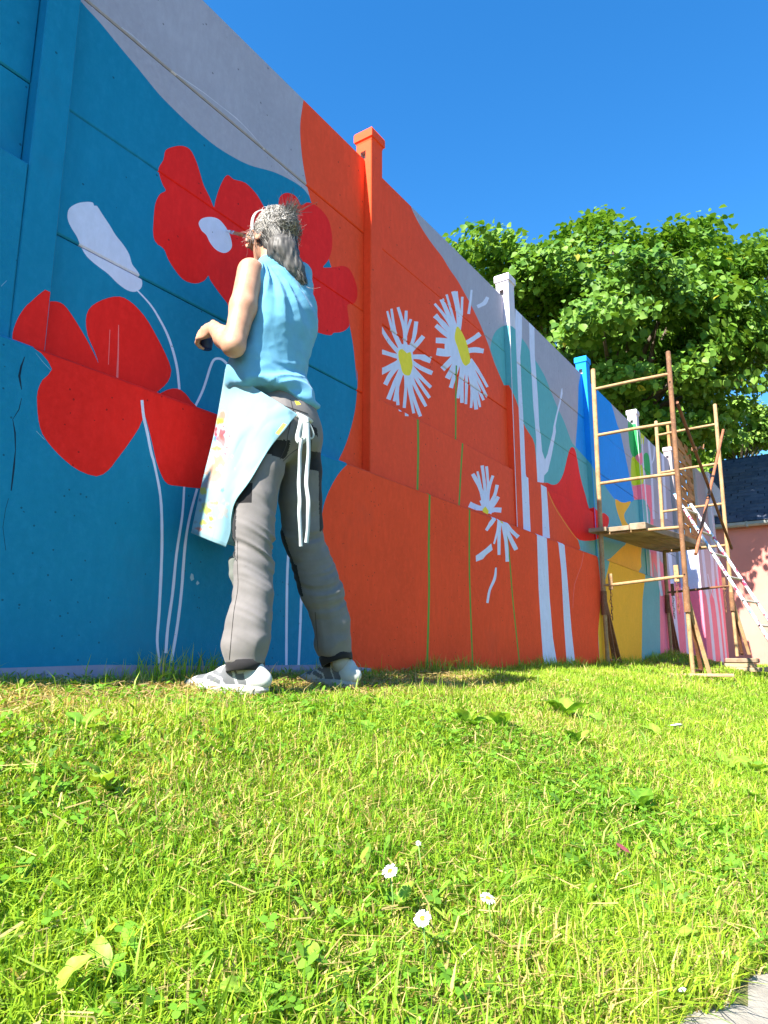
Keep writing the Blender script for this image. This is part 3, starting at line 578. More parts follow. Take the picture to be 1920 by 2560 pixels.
mb.add(va, [(i, i + 1, k + i + 1, k + i) for i in range(k - 1)] + [(i + 1, i, k + i, k + i + 1) for i in range(k - 1)][:0])
for qq in (.62, 1.75, 2.9): mb.box(W(gs, qq, gz - .02), d3 * .06, n3 * .018, u3 * .05, bev=.006)
mb.build('gutter', GUT, house)
# rendered parapet at the corner of the house, broken along its sloping edge
pp = on_s(Z('zD', (1085, 740), (1200, 900), (1320, 1050), (1385, 1125), (1360, 1280), (1330, 1400), (1290, 1570), (1060, 1570)), 10.86)
mb = MB(); k = len(pp); v = [W(10.86, a, h) for a, h in pp] + [W(11.0, a, h) for a, h in pp]
mb.add(v, [tuple(range(k))] + [tuple(range(2 * k - 1, k - 1, -1))] + [((i + 1) % k, i, k + i, k + (i + 1) % k) for i in range(k)]); mb.build('parapet', paint('lightgrey', C['lightgrey'], True), house)

# ================================================================== TREES
LEAF = leaf_mat('tree_leaf', rough=.52, trans=.34, spec=.28)
BARK = simple('bark', (.11, .085, .06), .9, .35, 12, .8, 30, .02)
LV = np.array([(0, 0, 0), (.34, .22, .10), (.46, .55, .12), (.0, 1.0, -.10), (-.46, .55, .12), (-.34, .22, .10), (0, .5, -.02)])   # a heart-shaped blade folded on its midrib
LF = [(0, 1, 6), (1, 2, 6), (2, 3, 6), (6, 3, 4), (6, 4, 5), (0, 6, 5)]
def in_poly(p, poly):
    x, y = p; c = False; n = len(poly); j = n - 1
    for i in range(n):
        if (poly[i][1] > y) != (poly[j][1] > y) and x < (poly[j][0] - poly[i][0]) * (y - poly[i][1]) / (poly[j][1] - poly[i][1]) + poly[i][0]: c = not c
        j = i
    return c
def to_px(X):
    x, y, z = X[0], X[1], X[2] - CAM_Z; zc = y * math.cos(PIT) + z * math.sin(PIT); v = -y * math.sin(PIT) + z * math.cos(PIT)
    return 960 + F_PX * x / zc, 1280 - F_PX * v / zc
def make_tree(name, label, base, crown_c, rad, n_cl, per, size, outline=None, tint=((.10, .22, .025), (.20, .36, .05)), parts=0, seed=1, group=None):
    rg = np.random.default_rng(seed); tr = thing(name, label, 'tree', base, group); base = np.asarray(base, float); cc = np.asarray(crown_c, float); rad = np.asarray(rad, float)
    lobes = []; tries = 0; nl = max(14, n_cl // 15)
    while len(lobes) < nl and tries < nl * 80:
        tries += 1; u = rg.normal(size=3); u /= np.linalg.norm(u); p = cc + u * rad * rg.random() ** .33 * .93
        if outline is not None and not in_poly(to_px(p), outline): continue
        lobes.append((p, rad[2] * rg.uniform(.15, .27)))
    centers = []; tries = 0
    while len(centers) < n_cl and tries < n_cl * 60:
        tries += 1; lp, lr = lobes[int(rg.integers(len(lobes)))]; u = rg.normal(size=3); u[2] = abs(u[2]) * .8 + .25 * u[2]; u += .6 * (lp - cc) / rad; u /= np.linalg.norm(u); p = lp + u * lr * np.array((1.15, 1.15, .75)) * rg.uniform(.75, 1.08)
        if outline is not None and not in_poly(to_px(p), outline): continue
        centers.append(p)
    centers = np.array(centers)
    # trunk and limbs
    mb = MB(); fork = base * .35 + cc * .65; fork[:2] = base[:2] + (cc[:2] - base[:2]) * .3; fork[2] = cc[2] - rad[2] * .75
    mb.tube([base + (0, 0, -.3), base + (.03, 0, (fork[2] - base[2]) * .5), fork], [.22 * rad[2] / 2.4, .18 * rad[2] / 2.4, .15 * rad[2] / 2.4], 10); tk = mb.build('trunk', BARK, tr, smooth=True)
    limb = MB()
    for k in rg.choice(len(centers), min(34, len(centers)), replace=False):
        t = centers[k]; mid = fork * .45 + t * .55 + (rg.normal(size=3) * .18 + (0, 0, .15)) * rad[2] / 2.8; kl_ = rad[2] / 2.8; limb.tube([fork - (0, 0, .2 * kl_), mid, t], [.075 * kl_, .04 * kl_, .010 * kl_], 6)
    limb.build('limb', BARK, tk, smooth=True)
    tot = n_cl * per; ci = np.repeat(np.arange(len(centers)), per); n = len(ci)
    off = np.clip(rg.normal(size=(n, 3)), -1.9, 1.9) * np.array([.18, .18, .09]); P = centers[ci] + off
    out = P - cc; out /= np.linalg.norm(out, axis=1)[:, None] + 1e-6
    nrmv = out * .55 + np.array((0, 0, .55)) + rg.normal(size=(n, 3)) * .42; nrmv /= np.linalg.norm(nrmv, axis=1)[:, None]
    tip = out * .5 + np.array((0, 0, -.75)) + rg.normal(size=(n, 3)) * .5; tip -= nrmv * (tip * nrmv).sum(1)[:, None]; tip /= np.linalg.norm(tip, axis=1)[:, None] + 1e-6
    side = np.cross(tip, nrmv); sz = size * rg.uniform(.5, 1.3, n)
    V = P[:, None, :] + sz[:, None, None] * (LV[None, :, 0:1] * side[:, None, :] + LV[None, :, 1:2] * tip[:, None, :] + LV[None, :, 2:3] * nrmv[:, None, :])
    mixv = np.clip(rg.normal(.45, .25, len(centers))[ci] + rg.normal(0, .22, n), 0, 1); col = np.array(tint[0]) * (1 - mixv[:, None]) + np.array(tint[1]) * mixv[:, None]
    yel = rg.random(n) < .003; col[yel] = (.42, .40, .05)
    keep = np.ones(n, bool); chosen = []
    if parts:
        front = np.argsort(np.linalg.norm(P - np.array((0, 0, CAM_Z)), axis=1)); front = [i for i in front if 0 < to_px(P[i])[0] < 1915 and to_px(P[i])[1] < 1100][: parts * 6]; chosen = list(rg.choice(front, min(parts, len(front)), replace=False)); keep[chosen] = False
    idx = np.where(keep)[0]; m = len(idx); fl = np.array(LF)
    loops = (fl[None] + (np.arange(m) * 7)[:, None, None]).reshape(-1); starts = np.arange(m * 6) * 3
    cr = mesh_fast('crown', V[idx].reshape(-1, 3), loops, starts, LEAF, tr, np.repeat(col[idx], 7, 0)); tag(cr, kind='stuff')
    mes = []
    for q in range(6):
        me = bpy.data.meshes.new('leaf'); me.from_pydata([tuple(x) for x in LV], [], LF); me.materials.append(LEAF); ca = me.color_attributes.new('Col', 'FLOAT_COLOR', 'POINT')
        c = np.array(tint[0]) * (1 - q / 5) + np.array(tint[1]) * q / 5; ca.data.foreach_set('color', np.tile([*c, 1.], 7).astype(np.float32)); mes.append(me)
    for j, i in enumerate(chosen):
        o = bpy.data.objects.new('leaf', mes[j % 6]); link(o, cr)
        M = Matrix([[*(sz[i] * np.array((side[i][k], tip[i][k], nrmv[i][k]))), (P[i] - base)[k]] for k in range(3)] + [[0, 0, 0, 1]]); o.matrix_local = M
    return tr
OUT = [(1095, 620), (1120, 585), (1150, 590), (1175, 560), (1200, 535), (1225, 525), (1262, 552), (1275, 590), (1300, 570), (1345, 580), (1365, 600), (1400, 570), (1430, 540), (1470, 520), (1500, 505), (1530, 525), (1560, 520), (1590, 550), (1625, 560), (1660, 545), (1690, 540), (1720, 525), (1765, 530), (1790, 510), (1800, 520), (1770, 570), (1830, 590), (1855, 555), (1880, 590), (1930, 550), (2000, 545), (2090, 650), (2080, 850), (1985, 930), (1890, 940), (1880, 1040), (1895, 1090), (1870, 1128), (1800, 1140), (1740, 1140), (1690, 1160), (1600, 1240), (1500, 1150), (1380, 980), (1280, 880), (1100, 760)]
OUT = [(x, y + (34 if y < 660 else 0)) for x, y in OUT]
tree_c = at_d([(1540, 815)], 12.5)[0]
make_tree('broadleaf_tree', 'large leafy green tree rising behind the wall and the scaffold', (tree_c[0] - .3, tree_c[1] + .3, G_WALL - .1), tree_c, (4.1, 2.5, 2.80), 1350, 38, .128, OUT, ((.06, .16, .015), (.18, .32, .04)), 300, 3)
c2 = at_d([(1845, 1105)], 20.0)[0]
make_tree('background_tree', 'paler small-leaved tree showing above the slate roof', (c2[0], c2[1], G_WALL), c2, (1.9, 1.4, 1.15), 300, 60, .12, None, ((.14, .26, .04), (.27, .42, .07)), 0, 9)

# ================================================================== SCAFFOLD
def rust_mat(name, c1, c2, c3, lo=.42, hi=.6):
    m, t, b = base_mat(name, .78, .3); P = geo_pos(t); n1 = noise(t, 9, 6, .7, P); n2 = noise(t, 60, 4, .7, P)
    c = mix_rgb(t, ramp(t, n1, lo, hi), c1, c2); c = mix_rgb(t, ramp(t, n2, .55, .7), c, c3); t.link(c, b.inputs['Base Color']); bump(t, b, n2, .5, .002); return m
RUST = rust_mat('rusty_steel', (.22, .105, .045), (.13, .06, .03), (.28, .18, .10)); RUST2 = rust_mat('dark_rusty_steel', (.20, .08, .035), (.13, .05, .025), (.28, .14, .08)); PALE = rust_mat('worn_primer_steel', (.40, .26, .125), (.29, .155, .07), (.18, .085, .04), .42, .66)
scaf = thing('scaffold', 'rusty steel frame scaffold with tripod legs standing against the painted wall', 'scaffold', W(5.0, .5, G_WALL))
QA, QB = .165, .89
FR = [dict(s0=3.66, s1=3.77, A=(.55, 2.86), B=(.55, 2.87), r=(2.64, 2.15, 1.655, 1.15)), dict(s0=6.28, s1=6.45, A=(.70, 3.07), B=(.70, 3.16), r=(2.87, 2.35, 1.83, 1.31))]
def spt(fr, h, q):
    lo, hi = fr['A']; return W(fr['s0'] + (fr['s1'] - fr['s0']) * (h - lo) / (hi - lo), q, h + CAM_Z)
for fi, fr in enumerate(FR):
    for q, nm in ((QA, 'A'), (QB, 'B')):
        h0, h1 = fr[nm]; mt = RUST if (fi == 0 and nm == 'B') else PALE
        mb = MB(); mb.tube([spt(fr, h0, q), spt(fr, (h0 + h1) / 2, q), spt(fr, h1 - .01, q), spt(fr, h1, q)], [.0225, .0225, .0225, .019], 12); p = smooth_angle(mb.build('upright', mt, scaf))
        if fi == 0 and nm == 'B':
            for hh in (2.55, .72):
                mb = MB(); c = spt(fr, hh, q); mb.tube([c - d3 * .024, c - d3 * .0215], .008, 8); mb.build('bolt_hole', simple('black_hole', (.01, .008, .006), .9), p)
        g = float(ground_z(*spt(fr, h0, q)[:2])); gz = g + (.16 if (fi == 1 and nm == 'B') else .02)
        mb = MB(); mb.tube([spt(fr, h0 + .06, q), spt(fr, h0 - .16, q)], .029, 12); sl = smooth_angle(mb.build('sleeve', RUST if nm == 'B' else RUST2, scaf))
        top = spt(fr, h0 - .05, q); foot = np.array([*spt(fr, h0, q)[:2], gz])
        mb = MB(); mb.tube([top, foot], .019, 10); smooth_angle(mb.build('leg', PALE, scaf))
        for kk, (a, b_) in enumerate(((.40, .0), (.22, .10 if nm == 'B' else .0))):
            e = W(fr['s0'] + a, q + b_, 0); e[2] = max(float(ground_z(e[0], e[1])) + .02, gz - .02) if fi == 0 else gz + .02
            mb = MB(); t0 = spt(fr, h0 - .02, q) + d3 * .02; ax = (e - t0) / 2; up = np.cross(ax, n3); up = up / np.linalg.norm(up)
            mb.box((t0 + e) / 2, ax, n3 * .018, up * .010, bev=.002); mb.build('leg_strut', RUST2 if kk == 0 else (PALE if nm == 'B' else RUST2), scaf)
        e0_, e1_ = foot + d3 * .0 + u3 * .035, W(fr['s0'] + .42, q, foot[2] + .035)
        mb = MB(); mb.tube([e0_, e1_], .012, 8); mb.build('foot_bar', RUST2, scaf)
    for h in fr['r']:
        k = fr['r'].index(h); mb = MB(); a, b = spt(fr, h, QA + .015), spt(fr, h + (.02 if fi else -.0), QB - .015); mid = (a + b) / 2 + (0, 0, .004)
        mb.tube([a, mid, b], .0155, 10); smooth_angle(mb.build('rung', PALE, scaf))
    hb = .685 if fi == 0 else .815                                                # lower tie bar with drop hooks and chains
    a, b = spt(fr, hb - .02, QA + .07), spt(fr, hb + .02, QB - .07); mt = PALE if fi == 0 else RUST2
    mb = MB(); mb.tube([a, b], .015, 10); tb = smooth_angle(mb.build('tie_bar', mt, scaf))
    for p, sg in ((a, -1), (b, 1)):
        mb = MB(); mb.box(p + u3 * .03, d3 * .008, n3 * .02, u3 * .075, bev=.003); mb.tube([p + n3 * .0 - d3 * .012, p + n3 * .06 * sg - d3 * .012], .012, 8); mb.build('hook', PALE if fi == 0 else RUST, tb)
        mb = MB()
        for j in range(9):
            c = p - u3 * (.06 + .031 * j) + d3 * -.02 + n3 * .004 * math.sin(j * 1.7); w = (n3 if j % 2 else d3) * .008; pts = [c + w * math.cos(t) + u3 * .021 * math.sin(t) for t in np.linspace(0, 2 * math.pi, 11)]
            mb.tube(pts, .0032, 5, cap=False)
        mb.build('chain', RUST2, tb)
QX = QB + .035
b1a, b1b = W(3.80, QX, 2.36 + CAM_Z), W(6.42, QX, 1.30 + CAM_Z); b2a, b2b = W(6.44, QX + .035, 2.80 + CAM_Z), W(3.86, QX + .035, .92 + CAM_Z)
mb = MB(); mb.tube([b1a, b1b], .0165, 10); br = smooth_angle(mb.build('brace', RUST2, scaf))
hk = b1a + (b1b - b1a) * .27; mb = MB(); mb.tube([hk + n3 * .03, hk + d3 * .03 + n3 * .05 + u3 * .03, hk + d3 * .12 + n3 * .06 + u3 * .02, hk + d3 * .19 + n3 * .06 + u3 * .09], [.010, .009, .008, .006], 7); mb.box(hk, d3 * .03, n3 * .028, u3 * .02, bev=.004); mb.build('brace_hook', RUST, br)
mb = MB(); mb.tube([b2a, b2b], .0165, 10); br2 = smooth_angle(mb.build('brace', rust_mat('red_rusty_steel', (.30, .11, .05), (.24, .085, .04), (.38, .18, .09)), scaf))
for f in (.46, .62):
    c = b2a + (b2b - b2a) * f; ax = (b2b - b2a) / np.linalg.norm(b2b - b2a); mb = MB(); mb.tube([c - ax * .02, c + ax * .02], .021, 10); mb.build('tape_band', simple('black_tape', (.012, .012, .014), .5), br2)
PLANK = wood_mat('plank_wood', (.19, .135, .085), (.40, .31, .21), (D_[0], D_[1]), 5, .85)
tilt = (1.31 - 1.15) / (FR[1]['s0'] - FR[0]['s0'])
def plank(label, qc, hw, th, s0, s1, lift):
    c = W((s0 + s1) / 2, qc, CAM_Z + 1.15 + .0165 + th / 2 + lift + tilt * ((s0 + s1) / 2 - 3.72)); ax = (d3 + u3 * tilt) * (s1 - s0) / 2; up = u3 - d3 * tilt
    mb = MB(); mb.box(c, ax, n3 * hw, up * th / 2, bev=.004); o = mb.build('scaffold_plank', PLANK)
    me = o.data; bm = bmesh.new(); bm.from_mesh(me); bmesh.ops.subdivide_edges(bm, edges=[e for e in bm.edges if e.calc_length() > 1], cuts=14)
    for v in bm.verts: v.co += Vector(n3) * .006 * math.sin(v.co.y * 3.1 + hw * 40) + Vector(u3) * .008 * math.sin(v.co.y * 1.9 + qc * 9)
    bm.to_mesh(me); bm.free(); tag(o, label, 'plank', 'planks laid across the scaffold', 'thing'); return o
plank('narrow weathered scaffold plank lying closest to the painted wall', .165, .085, .040, 3.60, 6.75, .0)
plank('weathered scaffold plank in the middle of the working platform', .355, .095, .045, 3.64, 6.70, .0)
plank('thick weathered scaffold plank on the outer side of the platform', .530, .072, .062, 3.62, 6.72, .004)
BLOCKW = wood_mat('block_wood', (.30, .20, .11), (.55, .42, .26), (N_[0], N_[1]), 7, .85)
p = W(6.33, QB + .05, 0); gz = float(ground_z(p[0], p[1]))
for lab, cc, hx, hy, hz in (('pale timber board under the scaffold foot, lowest of the stack', W(6.35, QB + .0, gz + .02), .16, .22, .024), ('split timber board beside the stack under the scaffold foot', W(6.45, QB + .45, gz + .022), .14, .19, .026), ('pale timber board on the ground board, middle of the stack', W(6.36, QB - .02, gz + .069), .14, .19, .022), ('grey wood wedge under the scaffold foot, topmost of the stack', W(6.35, QB + .04, gz + .122), .12, .17, .028)):
    mb = MB(); mb.box(cc, d3 * hx, n3 * hy, u3 * hz, bev=.012 if 'wedge' in lab else .004); tag(mb.build('wood_block', BLOCKW if 'grey' not in lab else PLANK), lab, 'wood block', 'timber blocks under the scaffold foot', 'thing')
p = W(3.70, QB + .02, 0); gz = float(ground_z(p[0], p[1])); mb = MB(); mb.box(np.array([p[0], p[1], gz + .022]), (d3 * .2 + n3 * .94) * .30, (d3 * .94 - n3 * .2) * .07, u3 * .012 + n3 * .0005, bev=.003)
tag(mb.build('foot_board', BLOCKW), 'flat worn board lying in the grass under a scaffold leg', 'board', kind='thing')

# ================================================================== LADDER
def splash_mat():
    m, t, b = base_mat('splashed_white_aluminium', .42, .5); P = geo_pos(t); c = (.78, .80, .84)
    for sc, th, col, off in ((22, .60, (.55, .04, .10), 0), (15, .62, (.18, .35, .62), 5), (30, .63, (.45, .44, .42), 11)):
        mp = t.new('ShaderNodeVectorMath', operation='ADD'); t.link(P, mp.inputs[0]); mp.inputs[1].default_value = (off, off, off)
        g = t.new('ShaderNodeMath', operation='GREATER_THAN'); t.link(noise(t, sc, 2, .5, mp.outputs[0]), g.inputs[0]); g.inputs[1].default_value = th; c = mix_rgb(t, g.outputs[0], c, col)
    t.link(c, b.inputs['Base Color']); return m
LADM = splash_mat(); RUNGM = simple('dull_aluminium', (.42, .38, .31), .5, .2, 20)
lad = thing('ladder', 'white paint-splashed metal ladder leaning towards the scaffold platform', 'ladder', W(4.6, 1.55, G_WALL - .1))
def lpt(s, t):
    h = 1.615 - 1.35 * t; f = (s - 4.40) / .36; return W(s, (.716 + (1.615 - h) * .4847) * (1 - f) + (.797 + (1.567 - h) * .50) * f, h + CAM_Z)
tg = 1.255; LA = (lpt(4.4, 1) - lpt(4.4, 0)); LAu = LA / np.linalg.norm(LA)
for s, dt in ((4.40, 0.), (4.76, .035)):
    e = lpt(s, tg); e[2] = max(e[2], float(ground_z(e[0], e[1])) + .01)
    mb = MB(); mb.tube([lpt(s, dt), e], .026, 12, squash=.62); r_ = smooth_angle(mb.build('rail', LADM, lad))
    for k in range(7):
        c = lpt(s, .12 + k * .172) + np.cross(LAu, d3) * 0 - d3 * .0262; mb = MB(); mb.tube([c + d3 * .003, c - d3 * .001], .009, 8); mb.build('rung_end', simple('black_hole', (.01, .008, .006), .9), r_)
for k in range(7):
    t = .12 + k * .172; mb = MB(); mb.tube([lpt(4.41, t), lpt(4.75, t)], .016, 8, squash=.7); smooth_angle(mb.build('rung', RUNGM, lad))
# ================================================================== LAWN
GRASS = leaf_mat('grass_blade', rough=.5, trans=.38, spec=.3)
PC = [hit_ground(p) for p in ((1570, 2600), (1690, 2520), (1790, 2455), (1945, 2365))]
def on_paving(x, y):
    # the slab lies to the right of a ragged line through these points
    px = np.array([p[0] for p in PC]); py = np.array([p[1] for p in PC]); edge = np.interp(x, px, py, left=-9, right=py[-1] + 0)
    return (x > px[0] + .03) & (y < edge - .035 + .012 * np.sin(40 * x))
def blade_field(n, smin, smax_fn, rg):
    """random points on the lawn in front of the wall, thinning out with distance"""
    pts = []
    while sum(len(p) for p in pts) < n:
        r = rg.uniform(smin[0], smin[1], n * 2); a = rg.uniform(-math.radians(52), math.radians(52), n * 2)
        keep = rg.random(n * 2) < r / smin[1]; x, y = r * np.sin(a), r * np.cos(a); s, q = sq_of(x, y)
        keep &= (q > .135) & (s < 11.0) & ~((s > 7.84) & (s < 9.75) & (q < .31)) & ~on_paving(x, y); pts.append(np.c_[x[keep], y[keep]])
    return np.concatenate(pts)[:n]
def make_blades(P, rg, h, w, lean, cols, bend=1.0):
    n = len(P); g = ground_z(P[:, 0], P[:, 1]); base = np.c_[P, g - .004]; a = rg.uniform(0, 2 * math.pi, n); di = np.c_[np.cos(a), np.sin(a), np.zeros(n)]
    b = rg.uniform(0, 2 * math.pi, n); sd = np.c_[np.cos(b), np.sin(b), np.zeros(n)]; up = np.array((0, 0, 1.))
    L = lean * rg.random(n)[:, None]; m = base + up * (h * .55)[:, None] + di * (h[:, None] * L * .35); t = base + up * (h * (1 - .35 * L[:, 0] * bend))[:, None] + di * (h[:, None] * L * 1.0)
    w = w[:, None]; V = np.stack([base - sd * w * .5, base + sd * w * .5, m + sd * w * .45, m - sd * w * .45, t], 1)
    k = np.arange(n) * 5; loops = np.empty((n, 7), np.int64)
    for j, o in enumerate((0, 1, 2, 3, 3, 2, 4)): loops[:, j] = k + o
    starts = np.empty((n, 2), np.int64); starts[:, 0] = np.arange(n) * 7; starts[:, 1] = starts[:, 0] + 4
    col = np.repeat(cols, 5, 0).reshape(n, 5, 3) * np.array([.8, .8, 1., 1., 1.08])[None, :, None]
    return V.reshape(-1, 3), loops.ravel(), starts.ravel(), col.reshape(-1, 3)
def grass_cols(P, rg, straw):
    n = len(P); c1, c2, c3 = np.array((.13, .30, .013)), np.array((.385, .52, .038)), np.array((.64, .50, .18))
    patch = vnoise(np.c_[P * 2.3, np.zeros(n)]) * .25 + vnoise(np.c_[P * 7, np.ones(n)]) * .18; t = np.clip(.48 + patch + rg.normal(0, .24, n), 0, 1)[:, None]; col = c1 * (1 - t) + c2 * t
    st = rg.random(n) < np.clip(straw + .18 * vnoise(np.c_[P * 3.3, np.full(n, 5.)]), .015, .7); col[st] = c3 * rg.uniform(.6, 1.15, (st.sum(), 1)); return col
rg = np.random.default_rng(11); parts = []
for rr, n, h0, h1, w0, straw in (((.35, 1.5), 95000, .016, .052, .0027, .15), ((1.5, 3.0), 115000, .020, .058, .0031, .16), ((3.0, 6.2), 95000, .022, .058, .0040, .11), ((6.2, 13.5), 65000, .03, .07, .0075, .06)):
    P = blade_field(n, rr, None, rg); s, q = sq_of(P[:, 0], P[:, 1]); dry = np.exp(-((q - .45) / .22) ** 2) * (s < .3)
    h = rg.uniform(h0, h1, n) * (1 + .35 * vnoise(np.c_[P * 4, np.full(n, 9.)])) * np.where(rg.random(n) < .02, 1.8, 1) * (1 - .35 * dry); w = w0 * rg.uniform(.6, 1.35, n)
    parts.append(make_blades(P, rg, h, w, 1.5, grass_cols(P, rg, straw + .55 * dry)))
# taller tufts along the foot of the wall
n = 4800; s = rg.uniform(-2.8, 7.7, n); cl = vnoise(np.c_[s * 5, np.zeros(n), np.zeros(n)]); q = .14 + np.abs(rg.normal(0, .07, n)); ok = (cl + rg.normal(0, .3, n)) > -.05; s, q, cl = s[ok], q[ok], cl[ok]
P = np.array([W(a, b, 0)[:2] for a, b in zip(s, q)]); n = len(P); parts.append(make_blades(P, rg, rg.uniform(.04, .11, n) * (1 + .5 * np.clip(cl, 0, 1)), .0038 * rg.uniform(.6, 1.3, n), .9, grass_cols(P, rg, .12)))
# long stray blades
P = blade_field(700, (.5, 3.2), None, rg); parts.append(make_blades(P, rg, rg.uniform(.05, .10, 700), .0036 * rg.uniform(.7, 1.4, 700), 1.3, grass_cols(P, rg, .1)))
def merge(parts):
    V, Lo, St, Co = [], [], [], []; kv = kl = 0
    for v, l, s_, c in parts: V.append(v); Lo.append(l + kv); St.append(s_ + kl); Co.append(c); kv += len(v); kl += len(l)
    return np.concatenate(V), np.concatenate(Lo), np.concatenate(St), np.concatenate(Co)
v, l, s_, c = merge(parts); tag(mesh_fast('grass', v, l, s_, GRASS, None, c), 'sunlit lawn of bright green grass with dry yellow blades', 'grass', kind='stuff')
# straw and cut grass lying flat
def litter(P, rg, ln, w, cols):
    n = len(P); g = ground_z(P[:, 0], P[:, 1]) + rg.uniform(.01, .035, n); a = rg.uniform(0, 2 * math.pi, n); di = np.c_[np.cos(a), np.sin(a), rg.normal(0, .22, n)]; sd = np.c_[-np.sin(a), np.cos(a), rg.normal(0, .3, n)]
    b = np.c_[P, g]; V = np.stack([b - di * ln[:, None] / 2 - sd * w[:, None], b - di * ln[:, None] / 2 + sd * w[:, None], b + di * ln[:, None] / 2 + sd * w[:, None], b + di * ln[:, None] / 2 - sd * w[:, None]], 1)
    k = np.arange(n) * 4; return V.reshape(-1, 3), (k[:, None] + np.arange(4)).ravel(), np.arange(n) * 4, np.repeat(cols, 4, 0)
P = np.r_[blade_field(9000, (.4, 4.0), None, rg), blade_field(5000, (4, 9), None, rg)]; n = len(P); cc = np.array((.55, .44, .17)) * rg.uniform(.55, 1.2, (n, 1)); gr = rg.random(n) < .35; cc[gr] = np.array((.26, .38, .05)) * rg.uniform(.7, 1.2, (gr.sum(), 1))
lt = [litter(P, rg, rg.uniform(.02, .06, n), rg.uniform(.0008, .0016, n), cc)]
ss, qq = rg.uniform(-2.6, .6, 5200), np.abs(rg.normal(.42, .16, 5200)) + .02; P = np.array([W(a, max(b, .15), 0)[:2] for a, b in zip(ss, qq)]); n = len(P); lt.append(litter(P, rg, rg.uniform(.02, .05, n), rg.uniform(.0009, .0018, n), np.array((.50, .36, .16)) * rg.uniform(.5, 1.2, (n, 1))))
ss, qq = rg.normal(6.0, .9, 3000), np.abs(rg.normal(.3, .2, 3000)) + .15; P = np.array([W(a, b, 0)[:2] for a, b in zip(ss, qq)]); n = len(P); lt.append(litter(P, rg, rg.uniform(.03, .09, n), rg.uniform(.001, .002, n), np.array((.36, .26, .13)) * rg.uniform(.4, 1.2, (n, 1))))
v, l, s_, c = merge(lt); tag(mesh_fast('straw', v, l, s_, GRASS, None, c), 'dry cut grass and straw lying scattered over the lawn', 'straw', kind='stuff')
# clover
P = blade_field(9000, (.4, 2.4), None, rg); den = vnoise(np.c_[P * 3.0, np.full(len(P), 21.)]); P = P[den + rg.normal(0, .2, len(P)) > .08]; n = len(P)
g = ground_z(P[:, 0], P[:, 1]) + rg.uniform(.010, .034, n); V, L, St, Co = [], [], [], []; kv = 0
ang = rg.uniform(0, 2 * math.pi, n); tl = rg.normal(0, .35, (n, 2)); sz = rg.uniform(.004, .0085, n)
shape = np.array([(0, 0), (.5, .35), (.62, .9), (.3, 1.25), (0, 1.12), (-.3, 1.25), (-.62, .9), (-.5, .35)])
for k3 in range(3):
    a = ang + k3 * 2.094; ca, sa = np.cos(a), np.sin(a); lx = shape[None, :, 0] * sz[:, None] * 1.0; ly = shape[None, :, 1] * sz[:, None] * 1.25
    x = P[:, 0:1] + lx * ca[:, None] - ly * sa[:, None]; y = P[:, 1:2] + lx * sa[:, None] + ly * ca[:, None]; z = g[:, None] + (x - P[:, 0:1]) * tl[:, 0:1] + (y - P[:, 1:2]) * tl[:, 1:2] + np.abs(lx) * .5
    V.append(np.stack([x, y, z], 2).reshape(-1, 3)); L.append((np.arange(n * 8)) + kv); kv += n * 8; Co.append(np.repeat(np.array((.11, .25, .02)) * rg.uniform(.6, 1.7, (n, 1)), 8, 0))
# small oval leaves of other lawn plants, lying low in the turf
P2_ = blade_field(3800, (.4, 3.0), None, rg); n2 = len(P2_); a = rg.uniform(0, 6.28, n2); ca, sa = np.cos(a), np.sin(a); sz2 = rg.uniform(.007, .017, n2); ov = np.array([(0, 0), (.22, .3), (.30, .65), (.18, .95), (0, 1.1), (-.18, .95), (-.30, .65), (-.22, .3)])
lx, ly = ov[None, :, 0] * sz2[:, None], ov[None, :, 1] * sz2[:, None] * 1.5; tz = rg.uniform(.1, .9, n2); x = P2_[:, 0:1] + lx * ca[:, None] - ly * sa[:, None]; y = P2_[:, 1:2] + lx * sa[:, None] + ly * ca[:, None]; z = (ground_z(P2_[:, 0], P2_[:, 1]) + rg.uniform(.012, .03, n2))[:, None] + ly * tz[:, None] + np.abs(lx) * .5
V.append(np.stack([x, y, z], 2).reshape(-1, 3)); L.append(np.arange(n2 * 8) + kv); kv += n2 * 8; Co.append(np.repeat(np.array((.17, .34, .03)) * rg.uniform(.6, 1.6, (n2, 1)), 8, 0))
V, L, Co = np.concatenate(V), np.concatenate(L), np.concatenate(Co); tag(mesh_fast('clover', V, L, np.arange(n * 3 + n2) * 8, GRASS, None, Co), 'small round clover leaves growing among the grass', 'clover', kind='stuff')

# ---- broad-leaved weeds, each a plant with its leaves
def weed_leaf_mesh(seed, tone):
    rgl = np.random.default_rng(seed); nu, nv = 9, 5; V, Fq = [], []
    for i in range(nu):
        t = i / (nu - 1); wd = .30 * math.sin(math.pi * min(1, t * .93 + .05)) ** .7 * (1.15 - .35 * t) * (.12 if t < .12 else 1)
        for j in range(nv):
            c = (j / (nv - 1) - .5) * 2; V.append((c * wd * (1 + .08 * math.sin(9 * t + 2 * c + seed)), t, .28 * math.sin(t * 1.9) * .9 - .12 * t * t + .10 * abs(c) * wd * 2 + .03 * math.sin(14 * t + 3 * c + seed)))
    for i in range(nu - 1):
        for j in range(nv - 1): Fq.append((i * nv + j, i * nv + j + 1, (i + 1) * nv + j + 1, (i + 1) * nv + j))
    me = bpy.data.meshes.new('leaf'); me.from_pydata(V, [], Fq); me.materials.append(GRASS); me.polygons.foreach_set('use_smooth', np.ones(len(Fq), bool))
    ca = me.color_attributes.new('Col', 'FLOAT_COLOR', 'POINT'); cl = np.array([np.array(tone) * (1.35 if j % nv == nv // 2 else 1 + .12 * math.sin(j * 1.3)) for j in range(len(V))]); ca.data.foreach_set('color', np.c_[cl, np.ones(len(V))].astype(np.float32).ravel()); return me
